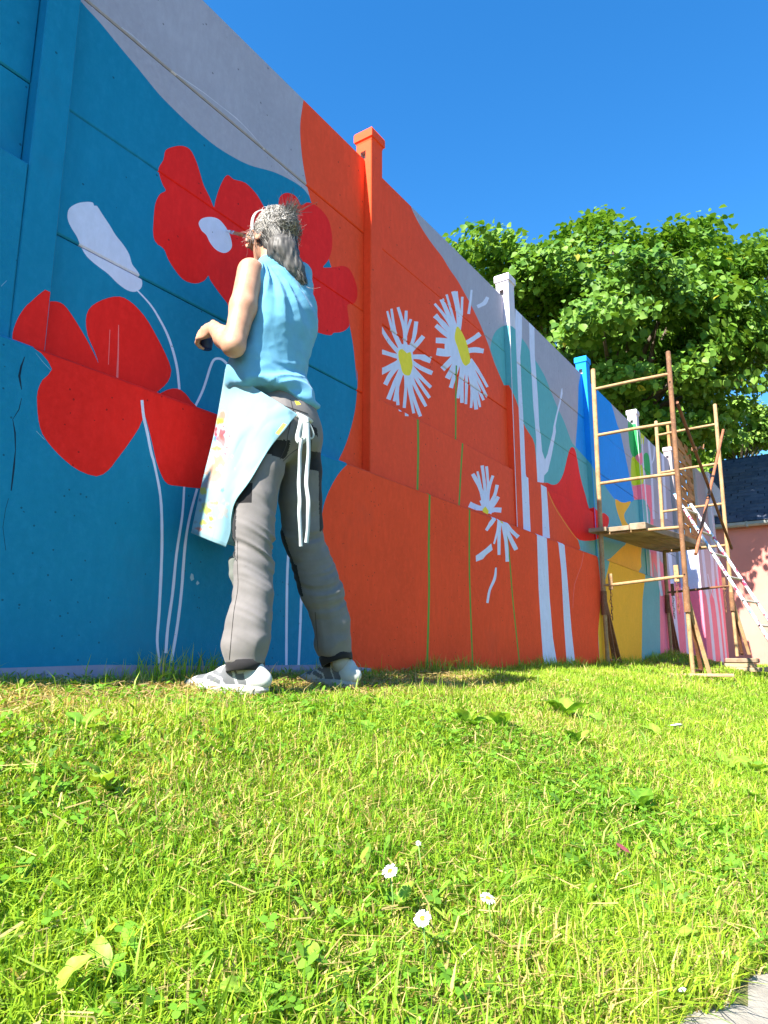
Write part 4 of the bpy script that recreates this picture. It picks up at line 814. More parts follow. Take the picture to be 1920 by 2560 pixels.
WL = [weed_leaf_mesh(k, t) for k, t in enumerate(((.17, .34, .03), (.24, .40, .04), (.13, .28, .025), (.27, .42, .05)))]
WEEDS = [((205, 1840), 4, .07, 'small broad-leaved weed in the grass in front of the white bud stem'), ((260, 1985), 4, .09, 'broad-leaved weed with upright pale leaf before the painter\'s front foot'), ((300, 1880), 3, .06, 'young broad-leaved weed with one dark rounded leaf'), ((1175, 1825), 4, .10, 'low rosette of broad pale leaves near the daisy stems'), ((1255, 1830), 5, .11, 'clump of broad weed leaves with a folded upright leaf'),
         ((1415, 1800), 6, .15, 'largest broad-leaved weed clump with a dark shaded leaf in mid lawn'), ((1480, 1815), 4, .09, 'broad-leaved weed at the side of the largest clump'), ((1440, 1875), 4, .10, 'broad-leaved weed in front of the largest clump'), ((1640, 1850), 4, .09, 'broad-leaved weed among dry grass before the scaffold'), ((1600, 2035), 5, .10, 'flat rosette of wide veined leaves in the mid lawn'), ((1410, 2050), 4, .08, 'small weed with two folded grey-green leaves'),
         ((1815, 1930), 5, .12, 'large-leaved weed with a dark standing leaf near the paving'), ((1890, 1945), 5, .12, 'large pale-leaved weed beside the dark-leaved one'), ((1890, 2020), 4, .09, 'weed with long drooping leaves towards the paving'), ((250, 2470), 4, .055, 'weed with one wide yellow-green leaf in the near grass'), ((130, 2540), 4, .05, 'low weed with soft wide leaves half hidden by near grass'), ((630, 2540), 4, .055, 'weed with a big rounded pale leaf in the near grass'), ((780, 2455), 3, .04, 'small yellow-green weed near the big rounded leaf'), ((1110, 2190), 4, .045, 'small broad weed between the daisies'), ((1000, 2290), 4, .045, 'small broad weed by the lowest daisy'), ((1590, 2110), 3, .05, 'small round-leaved weed behind the purple leaf'), ((1690, 2380), 3, .045, 'weed with rounded leaves at the edge of the paving'), ((930, 1850), 4, .07, 'pale broad-leaved weed in the open grass behind the daisies'), ((570, 1760), 3, .05, 'small pale weed at the toe of the front shoe')]
for pxy, nl, sz, lab in WEEDS:
    b = hit_ground(pxy); t = thing('broadleaf_weed', lab, 'weed', b, 'broad-leaved weeds in the lawn')
    for k in range(nl + 2):
        o = bpy.data.objects.new('leaf', WL[int(rg.integers(4))]); link(o, t); o.rotation_euler = (rg.uniform(-.15, .75), rg.uniform(-.4, .4), k * 6.283 / (nl + 2) + rg.uniform(-.4, .4)); f = sz * .72 * rg.uniform(.65, 1.15); o.scale = (f * rg.uniform(.8, 1.2), f, f); o.location = (0, 0, rg.uniform(0, .02))
# ---- daisies
PETAL = simple('daisy_petal', (.80, .80, .80), .6, .04); DISC = simple('daisy_disc', (.75, .52, .02), .7, .2, 900); STEM = simple('flower_stem', (.14, .26, .05), .6)
for pxy, lab, rad, tiltv in (((975, 2178), 'white lawn daisy with yellow eye standing apart behind the other daisies', .0115, (-.55, -.25)), ((1220, 2246), 'white lawn daisy tilted in profile with yellow eye, on the paving side', .0110, (-.35, .35)), ((1056, 2298), 'white lawn daisy with drooping petals closest to the small broad weed', .0108, (-.75, -.2)), ((1046, 2108), 'tiny half-open white daisy bud in the grass', .0045, (-.5, .2))):
    rad *= .92; g = hit_ground(pxy, .062); base = g - (0, 0, .07); t = thing('lawn_daisy', lab, 'daisy', base, 'daisies in the lawn'); hd = base + (0, 0, .07)
    mb = MB(); mb.tube([base, base + (.004, .002, .035), hd], .0011, 6); mb.build('stem', STEM, t, smooth=True)
    R = Matrix.Rotation(tiltv[1], 3, 'Y') @ Matrix.Rotation(-tiltv[0], 3, 'X'); np_ = 26; V, Fq = [], []
    for k in range(np_):
        a = k * 2 * math.pi / np_ + rg.normal(0, .05); ln = rad * rg.uniform(.88, 1.1); zz = rg.normal(0, .0009); k0 = len(V)
        for rr, ww, dz in ((.25, .35, 0), (.7, 1.0, .1), (.95, .75, .02), (1.0, .2, 0)):
            for sg in (-1, 1):
                p = Vector((math.cos(a) * ln * rr - math.sin(a) * sg * rad * .105 * ww, math.sin(a) * ln * rr + math.cos(a) * sg * rad * .105 * ww, rad * dz + zz)); V.append(np.array(R @ p) + hd)
        Fq += [(k0, k0 + 1, k0 + 3, k0 + 2), (k0 + 2, k0 + 3, k0 + 5, k0 + 4), (k0 + 4, k0 + 5, k0 + 7, k0 + 6)]
    tag(mesh_obj('petals', V, Fq, PETAL, t), kind='stuff')
    mb = MB(); V, Fq = [], []; nr = 10
    for r_, z_ in ((.36, .02), (.34, .12), (.2, .2)): V += [np.array(R @ Vector((rad * r_ * math.cos(a), rad * r_ * math.sin(a), rad * z_))) + hd for a in np.linspace(0, 2 * math.pi, nr, endpoint=False)]
    V.append(np.array(R @ Vector((0, 0, rad * .22))) + hd); Fq = [(k * nr + j, k * nr + (j + 1) % nr, (k + 1) * nr + (j + 1) % nr, (k + 1) * nr + j) for k in range(2) for j in range(nr)] + [(2 * nr + j, 2 * nr + (j + 1) % nr, 3 * nr) for j in range(nr)]
    mesh_obj('disc', V, Fq, DISC, t, smooth=True)
# ---- purple leaf, scraps, paving
g = hit_ground((1557, 2120), .035); mb = MB(); ax = np.array((.012, -.006, -.008)); sd = np.array((.004, .006, .001)); mb.add([g - ax, g - ax * .4 + sd, g + ax * .5 + sd * .9, g + ax, g + ax * .4 - sd, g - ax * .5 - sd], [(0, 1, 2, 3, 4, 5)]); tag(mb.build('fallen_leaf', simple('purple_leaf', (.22, .05, .06), .6)), 'small dark red fallen leaf lying on the grass', 'leaf', kind='thing')
def paving_mat():
    m, t, b = base_mat('paving', .9, .2); P = geo_pos(t); n1 = noise(t, 18, 7, .7, P); n2 = noise(t, 160, 3, .6, P); t.link(mix_rgb(t, ramp(t, n1, .3, .7), (.19, .17, .14), (.33, .30, .25)), b.inputs['Base Color']); bump(t, b, n2, .5, .004); return m
xs = np.linspace(PC[0][0], PC[-1][0] + 1.2, 40); V, Fq = [], []
for k, x in enumerate(xs):
    ye = np.interp(x, [p[0] for p in PC], [p[1] for p in PC]) + .02 * math.sin(37 * x) + .012 * math.sin(91 * x)
    for j, y in enumerate(np.linspace(ye, -1.2, 12)): V.append((x, y, float(ground_z(x, y)) + .010 - (.012 if j == 0 else 0)))
for k in range(39):
    for j in range(11): Fq.append((k * 12 + j, k * 12 + j + 1, (k + 1) * 12 + j + 1, (k + 1) * 12 + j))
tag(mesh_obj('paving', V, Fq, paving_mat(), smooth=True), kind='structure')
SCR = simple('paper', (.75, .76, .78), .7)
for pxy, lab, sz in (((1690, 1815), 'crumpled white scrap lying in dry grass before the scaffold', .035), ((1420, 1703), 'tiny white scrap in the grass below the scaffold foot board', .02), ((1712, 2478), 'small white scrap at the grass edge of the paving', .008)):
    g = hit_ground(pxy, .02); mb = MB(); k = 6; v = [g + sz * np.array((rg.normal() * .6, rg.normal() * .35, rg.uniform(-.1, .45))) for _ in range(9)]; bm = bmesh.new(); [bm.verts.new(p) for p in v]; bmesh.ops.convex_hull(bm, input=bm.verts); bm.verts.index_update(); mb.add([x.co for x in bm.verts], [tuple(y.index for y in f.verts) for f in bm.faces]); bm.free(); tag(mb.build('paper_scrap', SCR), lab, 'scrap', 'white scraps in the grass', 'thing')
# ================================================================== PERSON
import openvdb
class SDF:
    """distance field on a dense grid, blended solids, turned into one continuous surface"""
    def __init__(s, lo, hi, vox):
        s.lo = np.asarray(lo, float); s.vox = vox; s.n = np.ceil((np.asarray(hi) - s.lo) / vox).astype(int) + 1; s.f = np.full(s.n, .12, np.float32)
    def block(s, lo, hi):
        a = np.clip(np.floor((np.asarray(lo) - s.lo) / s.vox).astype(int), 0, s.n); b = np.clip(np.ceil((np.asarray(hi) - s.lo) / s.vox).astype(int) + 1, 0, s.n)
        if (b <= a).any(): return None, None
        g = np.meshgrid(*[s.lo[i] + np.arange(a[i], b[i]) * s.vox for i in range(3)], indexing='ij'); return tuple(slice(a[i], b[i]) for i in range(3)), np.stack(g, -1).astype(np.float32)
    def put(s, sl, d, k, op):
        o = s.f[sl]
        if op == 'add':
            if k <= 0: s.f[sl] = np.minimum(o, d)
            else: h = np.clip(.5 + .5 * (o - d) / k, 0, 1); s.f[sl] = o * (1 - h) + d * h - k * h * (1 - h)
        elif op == 'cut':
            d = -d
            if k <= 0: s.f[sl] = np.maximum(o, d)
            else: h = np.clip(.5 - .5 * (o - d) / k, 0, 1); s.f[sl] = o * (1 - h) + d * h + k * h * (1 - h)
    def cone(s, a, b, ra, rb, k=.02, op='add'):
        a, b = np.asarray(a, np.float32), np.asarray(b, np.float32); m = max(ra, rb) + k + .02; sl, X = s.block(np.minimum(a, b) - m, np.maximum(a, b) + m)
        if sl is None: return
        ab = b - a; t = np.clip(((X - a) @ ab) / (ab @ ab + 1e-12), 0, 1); d = np.linalg.norm(X - a - t[..., None] * ab, axis=-1) - (ra + (rb - ra) * t); s.put(sl, d, k, op)
    def chain(s, pts, rad, k=.02, op='add'):
        for i in range(len(pts) - 1): s.cone(pts[i], pts[i + 1], rad[i], rad[i + 1], k, op)
    def ell(s, c, ax, r, k=.02, op='add'):
        """ellipsoid: centre, three unit axes (rows), three radii"""
        c = np.asarray(c, np.float32); r = np.asarray(r, np.float32); ax = np.asarray(ax, np.float32); m = r.max() + k + .02; sl, X = s.block(c - m, c + m)
        if sl is None: return
        q = (X - c) @ ax.T; k0 = np.linalg.norm(q / r, axis=-1); k1 = np.linalg.norm(q / (r * r), axis=-1) + 1e-9; s.put(sl, k0 * (k0 - 1) / k1, k, op)
    def loft(s, lev, ax1, ax2, k=.02, op='add', pw=2.0):
        """upright solid through levels (centre, half width along ax1, half depth along ax2)"""
        lev = sorted(lev, key=lambda l: l[0][2]); z = np.array([l[0][2] for l in lev]); R = max(max(l[1], l[2]) for l in lev) + k + .03; c = np.array([l[0] for l in lev]); sl, X = s.block(c.min(0) - R, c.max(0) + R)
        cx, cy = np.interp(X[..., 2], z, c[:, 0]), np.interp(X[..., 2], z, c[:, 1]); a, b = np.interp(X[..., 2], z, [l[1] for l in lev]), np.interp(X[..., 2], z, [l[2] for l in lev])
        dx, dy = X[..., 0] - cx, X[..., 1] - cy; u = dx * ax1[0] + dy * ax1[1]; v = dx * ax2[0] + dy * ax2[1]; d = ((np.abs(u / a) ** pw + np.abs(v / b) ** pw + 1e-9) ** (1 / pw) - 1) * np.minimum(a, b)
        d = np.maximum(d, np.maximum(z[0] - X[..., 2], X[..., 2] - z[-1]) + 0); s.put(sl, d.astype(np.float32), k, op)
    def mesh(s):
        g = openvdb.FloatGrid(.12); g.copyFromArray(np.ascontiguousarray(s.f)); P, Q = g.convertToQuads(0.0)
        P = np.asarray(P, float) * s.vox + s.lo; Q = np.asarray(Q, int)
        a = P[Q[:, 0]]; v = np.einsum('ij,ij->i', a, np.cross(P[Q[:, 1]], P[Q[:, 2]])).sum()
        return P, (Q if v > 0 else Q[:, ::-1])
def vnormals(P, Q):
    n = np.cross(P[Q[:, 2]] - P[Q[:, 0]], P[Q[:, 3]] - P[Q[:, 1]]); N = np.zeros_like(P)
    for j in range(4): np.add.at(N, Q[:, j], n)
    return N / (np.linalg.norm(N, axis=1)[:, None] + 1e-12)
def relax(P, Q, it=2, f=.5):
    for _ in range(it):
        S = np.zeros_like(P); c = np.zeros(len(P))
        for j in range(4):
            for o in (1, 3): np.add.at(S, Q[:, j], P[Q[:, (j + o) % 4]]); np.add.at(c, Q[:, j], 1)
        P = P + f * (S / np.maximum(c, 1)[:, None] - P)
    return P
def quads(name, P, Q, mats, parent, midx=None, attr=None):
    me = bpy.data.meshes.new(name); o = mesh_fast(name, P, Q.ravel(), np.arange(len(Q)) * 4, mats, parent, attr, True)
    if midx is not None and len(o.data.polygons) == len(midx): o.data.polygons.foreach_set('material_index', np.asarray(midx, np.int32))
    return o
def J(zn, x, y, D): return at_d(Z(zn, (x, y)), D)[0]
def PXall(X):
    x, y, z = X[:, 0], X[:, 1], X[:, 2] - CAM_Z; zc = y * math.cos(PIT) + z * math.sin(PIT); v = -y * math.sin(PIT) + z * math.cos(PIT); return np.c_[960 + F_PX * x / zc, 1280 - F_PX * v / zc]
def rpx(zn, r, D): return r * ZOOM[zn][2] * D * 1.03 / F_PX         # an apparent radius in an enlargement -> metres at that distance
fwd, lft = -n3, -d3                                                  # she faces the wall
FEET = J('px', 715, 1730, 2.42); person = thing('person', 'grey-haired person in light blue sleeveless top and grey work trousers painting the wall', 'person', (FEET[0], FEET[1], CAM_Z - .11))
SKIN, tS, bS = base_mat('skin', .5, .35); PS = geo_pos(tS); tS.link(mix_rgb(tS, ramp(tS, noise(tS, 25, 5, .6, PS), .3, .7), (.40, .205, .125), (.50, .28, .18)), bS.inputs['Base Color']); bS.inputs['Subsurface Weight'].default_value = .12; bS.inputs['Subsurface Radius'].default_value = (.02, .008, .004); bump(tS, bS, noise(tS, 240, 3, .6, PS), .08, .001)
def cloth_mat(name, rgb, var=.12, scale=420, bs=.25):
    m, t, b = base_mat(name, .85, .15); P = geo_pos(t); n1 = noise(t, 18, 5, .6, P); t.link(mix_rgb(t, ramp(t, n1, .3, .7), tuple(c * (1 - var) for c in rgb), tuple(c * (1 + var) for c in rgb)), b.inputs['Base Color']); b.inputs['Sheen Weight'].default_value = .1; bump(t, b, noise(t, scale, 3, .6, P), bs, .001); return m
SHIRT, TROUS, BLACKF = cloth_mat('blue_jersey', (.12, .325, .46), .08, 300, .4), cloth_mat('grey_twill', (.155, .142, .135), .10, 300, .4), cloth_mat('black_twill', (.016, .015, .016), .2)
# ---- joints, measured in the photograph at the distances her stance gives
neck, head = J('z4', 880, 640, 2.50), J('zH', 845, 625, 2.53); lsh, lel, lwr = J('z4', 672, 715, 2.34), J('z4', 520, 1385, 2.27), J('z4', 345, 1230, 2.42)
rsh = J('z4', 1105, 760, 2.63); waist = J('z5', 715, 250, 2.46); brush_tip = W(*[on_q(Z('px', (567, 577)), .006)[0][0]], .006, on_q(Z('px', (567, 577)), .006)[0][1])
rh = on_q(Z('px', (652, 600)), .235)[0]; rhand = W(rh[0], .235, rh[1]); rel = W(-.86, .27, 1.47 + CAM_Z); rwr = rhand + (rel - rhand) / np.linalg.norm(rel - rhand) * .085
lhip, lkn, lank = J('z5', 590, 560, 2.37), J('z5', 500, 1340, 2.33), J('z5', 452, 1955, 2.28); rhip, rkn, rank = J('z5', 800, 590, 2.54), J('z5', 885, 1340, 2.60), J('z5', 1030, 1915, 2.67)
hf = fwd * 1.0 - lft * .12 + u3 * .12; hf /= np.linalg.norm(hf); hl = np.cross(u3, hf); hl /= np.linalg.norm(hl); hu = np.cross(hf, hl)   # head: forward, left, up
lo = np.array([-.92, 2.02, CAM_Z - .16]); hi = np.array([.12, 3.0, CAM_Z + 2.02])
B = SDF(lo, (.02, 2.98, CAM_Z + 2.0), .0042)
HS_ = .90
B.ell(head + hu * .012 - hf * .006, (hl, hf, hu), (.072 * HS_, .092 * HS_, .098 * HS_), .02); B.ell(head + hf * .035 - hu * .055, (hl, hf, hu), (.052 * HS_, .055 * HS_, .062 * HS_), .03); B.ell(head + hf * .060 - hu * .098, (hl, hf, hu), (.026, .022, .018), .02)
B.cone(head + hf * .082 + hu * .005, head + hf * .100 - hu * .030, .007, .011, .010); B.ell(head + hf * .078 - hu * .058, (hl, hf, hu), (.022, .012, .009), .006); B.ell(head + hf * .070 + hu * .022, (hl, hf, hu), (.050, .020, .012), .014)
for sg in (1, -1):
    B.ell(head + hl * .030 * sg + hf * .081 + hu * .000, (hl, hf, hu), (.014, .008, .009), .006, 'cut')
    e = head + hl * (.070 * sg) - hf * .002 - hu * .018; B.ell(e, (hl * .5 + hf * .5, hl * sg, hu), (.017, .007, .030), .005); B.ell(e + hl * .006 * sg, (hl * .5 + hf * .5, hl * sg, hu), (.009, .005, .018), .003, 'cut')
B.cone(head - hu * .055 - hf * .015, neck - u3 * .015, .046, .054, .02)
chest = J('z4', 930, 1000, 2.46)
B.ell(chest, (lft, fwd, u3), (.105, .060, .17), .03); B.cone(chest, waist, .060, .062, .03); B.ell(waist - u3 * .12, (lft, fwd, u3), (.10, .06, .10), .03)
B.cone(neck - u3 * .045, lsh - u3 * .01, .032, .036, .02); B.cone(neck - u3 * .045, rsh - u3 * .02, .032, .034, .02)
for a, b, c, rr in ((lhip, lkn, lank, 1), (rhip, rkn, rank, 1)): B.cone(a, b, .045, .034, .02); B.cone(b, c, .034, .028, .02)
m_ = lsh * .5 + lel * .5
B.chain([lsh, m_ + n3 * .004, lel], [.047, .0455, .036], .02); B.cone(lel, lel + (lwr - lel) * .45, .038, .040, .02); B.cone(lel + (lwr - lel) * .45, lwr, .040, .0245, .01); B.ell(lel - u3 * .012 + n3 * .006, np.eye(3), (.022, .022, .022), .015)
m_ = rsh * .5 + rel * .5
B.chain([rsh, m_, rel], [.046, .043, .035], .02); B.cone(rel, rel + (rwr - rel) * .4, .036, .037, .02); B.cone(rel + (rwr - rel) * .4, rwr, .037, .0235, .01)
def hand(wr, d_, pn, th, curl, spread, reach=1.0):
    """palm from the wrist along d_; pn is the palm normal (towards the held thing); th the side the thumb is on"""
    d_ = d_ / np.linalg.norm(d_); pn = pn - d_ * (pn @ d_); pn /= np.linalg.norm(pn); sd = th - d_ * (th @ d_) - pn * (th @ pn); sd /= np.linalg.norm(sd)
    B.ell(wr + d_ * .045, (sd, d_, pn), (.038, .048, .0155), .014); B.cone(wr, wr + d_ * .03, .024, .026, .012); B.ell(wr + d_ * .03 + sd * .022 + pn * .008, (sd, d_, pn), (.017, .028, .014), .01)
    tips = []
    for k, (off, ln) in enumerate(((.027, .072), (.009, .080), (-.009, .074), (-.026, .058))):
        p = wr + d_ * (.083 - .004 * abs(k - 1.2)) + sd * off; pts = [p - d_ * .012, p]; ang = spread; seg = [ln * .45, ln * .30, ln * .25]; cu = curl[k]
        for j, L in enumerate(seg):
            ang = cu * (j + .75) / 2.2; p = p + (d_ * math.cos(ang) + pn * math.sin(ang) + sd * .04 * (1.5 - k)) * L; pts.append(p)
        B.chain(pts, [.0095, .0095, .0088, .0078, .0068], .003); tips.append(pts[-1])
    p = wr + d_ * .022 + sd * .030; t1 = p + (sd * .75 + d_ * .75 + pn * .25) / 1.1 * .034; t2 = t1 + (d_ * .75 + pn * .65 - sd * .1) * .030 * reach; t3 = t2 + (d_ * .45 + pn * .85 - sd * .35) * .022; B.chain([p, t1, t2, t3], [.0135, .0115, .0098, .0082], .004); return tips
fa = (lwr - lel) / np.linalg.norm(lwr - lel)
hand(lwr, fa * .55 + fwd * .62 - u3 * .30 + lft * .10, -lft * .75 - u3 * .35 - fwd * .2, u3 * 1.0 - lft * .1 + fwd * .2, (1.5, 1.6, 1.7, 1.75), 0)
bax = (rhand - brush_tip) / np.linalg.norm(rhand - brush_tip)
hand(rwr, (rhand - rwr) + fwd * .03, -d3 * .6 + u3 * .5 + fwd * .3, u3 * .6 - d3 * .8, (1.2, 1.4, 1.6, 1.7), 0)
P_, Q_ = B.mesh(); P_ = relax(P_, Q_, 2, .4); quads('body', P_, Q_, SKIN, person)
# eyes, glasses and headband
EYE = simple('eye_white', (.75, .73, .70), .25); IRIS = simple('iris', (.06, .05, .04), .2); GLS = simple('glasses_frame', (.05, .045, .045), .3)
for sg in (1, -1):
    c = head + hl * .029 * sg + hf * .074; bm = bmesh.new(); bmesh.ops.create_icosphere(bm, subdivisions=2, radius=.0105); mb = MB(); mb.add([np.array(v.co) + c for v in bm.verts], [tuple(v.index for v in f.verts) for f in bm.faces]); bm.free(); eye = mb.build('eye', EYE, person, smooth=True)
    mb = MB(); mb.tube([c + hf * .0092, c + hf * .0112], .0052, 10); mb.build('iris', IRIS, eye)
mb = MB()
for sg in (1, -1):
    c = head + hl * .031 * sg + hf * .094 + hu * .002; mb.tube([c + (hl * math.cos(a) * .023 + hu * math.sin(a) * .018) for a in np.linspace(0, 2 * math.pi, 17)], .0017, 5, cap=False); mb.tube([c + hl * .023 * sg, head + hl * .071 * sg + hf * .05 + hu * .008, head + hl * .074 * sg - hf * .012 - hu * .004], .0016, 5)
mb.tube([head + hl * .008 + hf * .097, head - hl * .008 + hf * .097], .0016, 5); mb.build('glasses', GLS, person)
mb = MB(); ring = [head + hf * (.030 + .012 * math.sin(a)) + hl * .081 * math.cos(a) + hu * (.022 + .090 * math.sin(a)) for a in np.linspace(-.28, math.pi + .28, 26)]
for i in range(len(ring) - 1):
    a, b = ring[i], ring[i + 1]; oa, ob = (a - head), (b - head); oa, ob = oa / np.linalg.norm(oa) * .004, ob / np.linalg.norm(ob) * .004; w = hf * .006; mb.add([a - w, a + w, b + w, b - w, a - w + oa, a + w + oa, b + w + ob, b - w + ob], [(0, 1, 2, 3), (4, 7, 6, 5), (0, 4, 5, 1), (3, 2, 6, 7), (1, 5, 6, 2), (0, 3, 7, 4)])
hb_ = mb.build('headband', cloth_mat('white_elastic', (.50, .49, .46)), person)

# ---- hair: a soft volume with strands over it
bun = J('zH', 1060, 440, 2.455); tail = [J('zH', 1010, 880, 2.425), J('zH', 1110, 1060, 2.425), J('zH', 1220, 1240, 2.425), J('zH', 1340, 1440, 2.43)]
H = SDF(head - .27, head + .25, .006); H.ell(head + hu * .016 - hf * .014, (hl, hf, hu), (.081 * .93, .094 * .95, .100 * .93), .015); H.ell(head - hf * .045 - hu * .045, (hl, hf, hu), (.068, .052, .080), .03); H.ell(bun, (hl, hf, hu), (.040, .034, .050), .02)
H.ell(head + hf * .088 - hu * .03, (hl, hf, hu), (.075, .058, .085), .02, 'cut'); H.ell(head + hf * .085 - hu * .12, (hl, hf, hu), (.11, .09, .07), .015, 'cut')
for sg in (1, -1): H.ell(head + hl * .078 * sg + hf * .010 - hu * .028, (hl, hf, hu), (.022, .024, .034), .008, 'cut')
H.chain([head - hf * .06 - hu * .05] + tail, [.046, .050, .040, .032, .014], .03)
Ph, Qh = H.mesh(); Nh = vnormals(Ph, Qh); Ph = Ph + Nh * (.0045 * vnoise(Ph * np.array((130, 130, 26))) + .003 * vnoise(Ph * 45.))[:, None]
hc = np.array((.085, .078, .07)) * (1 + .75 * vnoise(Ph * np.array((190, 190, 18))))[:, None]; HAIRM = leaf_mat('hair_strands', rough=.55, trans=.05, spec=.35)
hair = quads('hair', Ph, Qh, HAIRM, person, None, np.clip(hc, .03, .8))
rh_ = np.random.default_rng(5); SV, SL, SS, SC = [], [], [], []; kv = kl = 0
def strand(pts, w, col, outn):
    global kv, kl
    pts = np.asarray(pts); n = len(pts); t = np.gradient(pts, axis=0); t /= np.linalg.norm(t, axis=1)[:, None] + 1e-9; sd = np.cross(t, outn); sd /= np.linalg.norm(sd, axis=1)[:, None] + 1e-9; ww = (w * np.linspace(1, .35, n))[:, None]
    SV.append(np.stack([pts - sd * ww, pts + sd * ww], 1).reshape(-1, 3)); SC.append(np.repeat(np.tile(col, (n, 1)), 2, 0))
    for i in range(n - 1): SL.extend([kv + 2 * i, kv + 2 * i + 1, kv + 2 * i + 3, kv + 2 * i + 2]); SS.append(kl); kl += 4
    kv += 2 * n
capc = head + hu * .016 - hf * .014
def on_cap(p, lift=.004):
    q = p - capc; r = np.array((.0755, .0895, .093)); c = np.array((q @ hl, q @ hf, q @ hu)); k = np.linalg.norm(c / r); n = c / r / r; n = n / (np.linalg.norm(n) + 1e-9); c = c / (k + 1e-9); nn = hl * n[0] + hf * n[1] + hu * n[2]; return capc + hl * c[0] + hf * c[1] + hu * c[2] + nn * lift, nn
def hcol(l): 
    v = np.clip(rh_.normal(l, .10) * (.45 if rh_.random() < .35 else 1.), .02, .55); v = min(.6, v * 1.12); return np.array((v, v * .93, v * .83))
for i in range(1500):                                                    # swept back from the brow and temples to the knot
    a = rh_.uniform(-.35, math.pi + .35); st = head + hf * rh_.uniform(-.02, .062) + hl * .085 * math.cos(a) + hu * (.01 + .09 * math.sin(a)); end = bun + rh_.normal(size=3) * .016; pts, nn = [], []
    for t in np.linspace(0, 1, 8):
        p = st * (1 - t) + end * t; p, n_ = on_cap(p + rh_.normal(size=3) * .0016, .004 + .007 * rh_.random() * t); 
        if t > .75: p = p * (1 - (t - .75) * 3) + end * ((t - .75) * 3)
        pts.append(p); nn.append(n_)
    strand(pts, rh_.uniform(.0007, .0017), hcol(.27 + .08 * ((st - head) @ hu) / .09), np.array(nn))
for i in range(1300):                                                    # back of the head, falling into the tail
    a = rh_.uniform(-1.25, 1.25); st = head - hf * .075 * math.cos(a) + hl * .085 * math.sin(a) + hu * rh_.uniform(-.08, .05); j = rh_.integers(1, 4); e = tail[j] + rh_.normal(size=3) * np.array((.016, .016, .02)) * (1.3 - .25 * j); st, n0 = on_cap(st, .006); o = n0 * rh_.uniform(.004, .022); pts = []
    for t in np.linspace(0, 1, 9): pts.append(st * (1 - t) ** 2 + 2 * t * (1 - t) * (tail[0] * .6 + st * .4 + o * 1.6) + e * t * t + np.array((rh_.normal(), rh_.normal(), 0)) * .0014)
    strand(pts, rh_.uniform(.0007, .0018), hcol(.13), np.tile(n0, (9, 1)))
for i in range(1500):                                                    # wavy tail over the shoulder
    k = rh_.uniform(0, 1); b0 = np.array([np.interp(k * .75 * 4, range(5), [q[c] for q in [head - hf * .07 - hu * .03] + tail]) for c in range(3)]); ang = rh_.uniform(0, 6.28); rd = (.054 - .026 * k); side_v = (n3 * math.cos(ang) + d3 * math.sin(ang)); b0 = b0 + side_v * rd; e0 = min(1, k * .75 + rh_.uniform(.15, .45)); e = np.array([np.interp(e0 * 4, range(5), [q[c] for q in [head - hf * .07 - hu * .03] + tail]) for c in range(3)]) + side_v * rd * .75; ph = rh_.uniform(0, 6.28); am = rh_.uniform(.001, .005)
    strand([b0 * (1 - t) + e * t + side_v * .006 * math.sin(3.1 * t) + np.cross(side_v, u3) * am * math.sin(9 * t + ph) for t in np.linspace(0, 1, 10)], rh_.uniform(.0007, .0018), hcol(.11 + .05 * (rh_.random() < .3)), np.tile(side_v, (10, 1)))
for i in range(260):                                                     # tousled locks over the back of the head
    st, n0 = on_cap(head - hf * rh_.uniform(.02, .09) + hl * rh_.uniform(-.08, .08) + hu * rh_.uniform(-.04, .09), .008); dr = np.cross(n0, rh_.normal(size=3)); dr = dr / np.linalg.norm(dr) - u3 * .6; L = rh_.uniform(.02, .05); strand([st + dr * L * t + n0 * .010 * math.sin(3.1 * t) + np.cross(dr, n0) * .012 * math.sin(4 * t) for t in np.linspace(0, 1, 9)], rh_.uniform(.0008, .0018), hcol(.24), np.tile(n0, (9, 1)))
for i in range(620):                                                     # the knot: loops and ends sticking out
    c = bun + rh_.normal(size=3) * .015; ax = rh_.normal(size=3); ax /= np.linalg.norm(ax); u = np.cross(ax, rh_.normal(size=3)); u /= np.linalg.norm(u); v_ = np.cross(ax, u); R = rh_.uniform(.018, .042); a0 = rh_.uniform(0, 6.28); pts = [c + R * (u * math.cos(a0 + t) + v_ * math.sin(a0 + t)) + ax * .006 * t for t in np.linspace(0, rh_.uniform(2, 4.5), 9)]; strand(pts, rh_.uniform(.0008, .0018), hcol(.20), np.array(pts) - bun)
for i in range(300):                                                     # tuft standing up from the knot
    b0 = bun + hu * .03 + rh_.normal(size=3) * .010; dr = u3 * .9 + d3 * .35 + n3 * .25 + rh_.normal(size=3) * .22; dr /= np.linalg.norm(dr); L = rh_.uniform(.03, .085); bn = rh_.normal(size=3) * .02; strand([b0 + dr * L * t + bn * t * t for t in np.linspace(0, 1, 6)], rh_.uniform(.0007, .0014), hcol(.22), np.tile(-n3, (6, 1)))
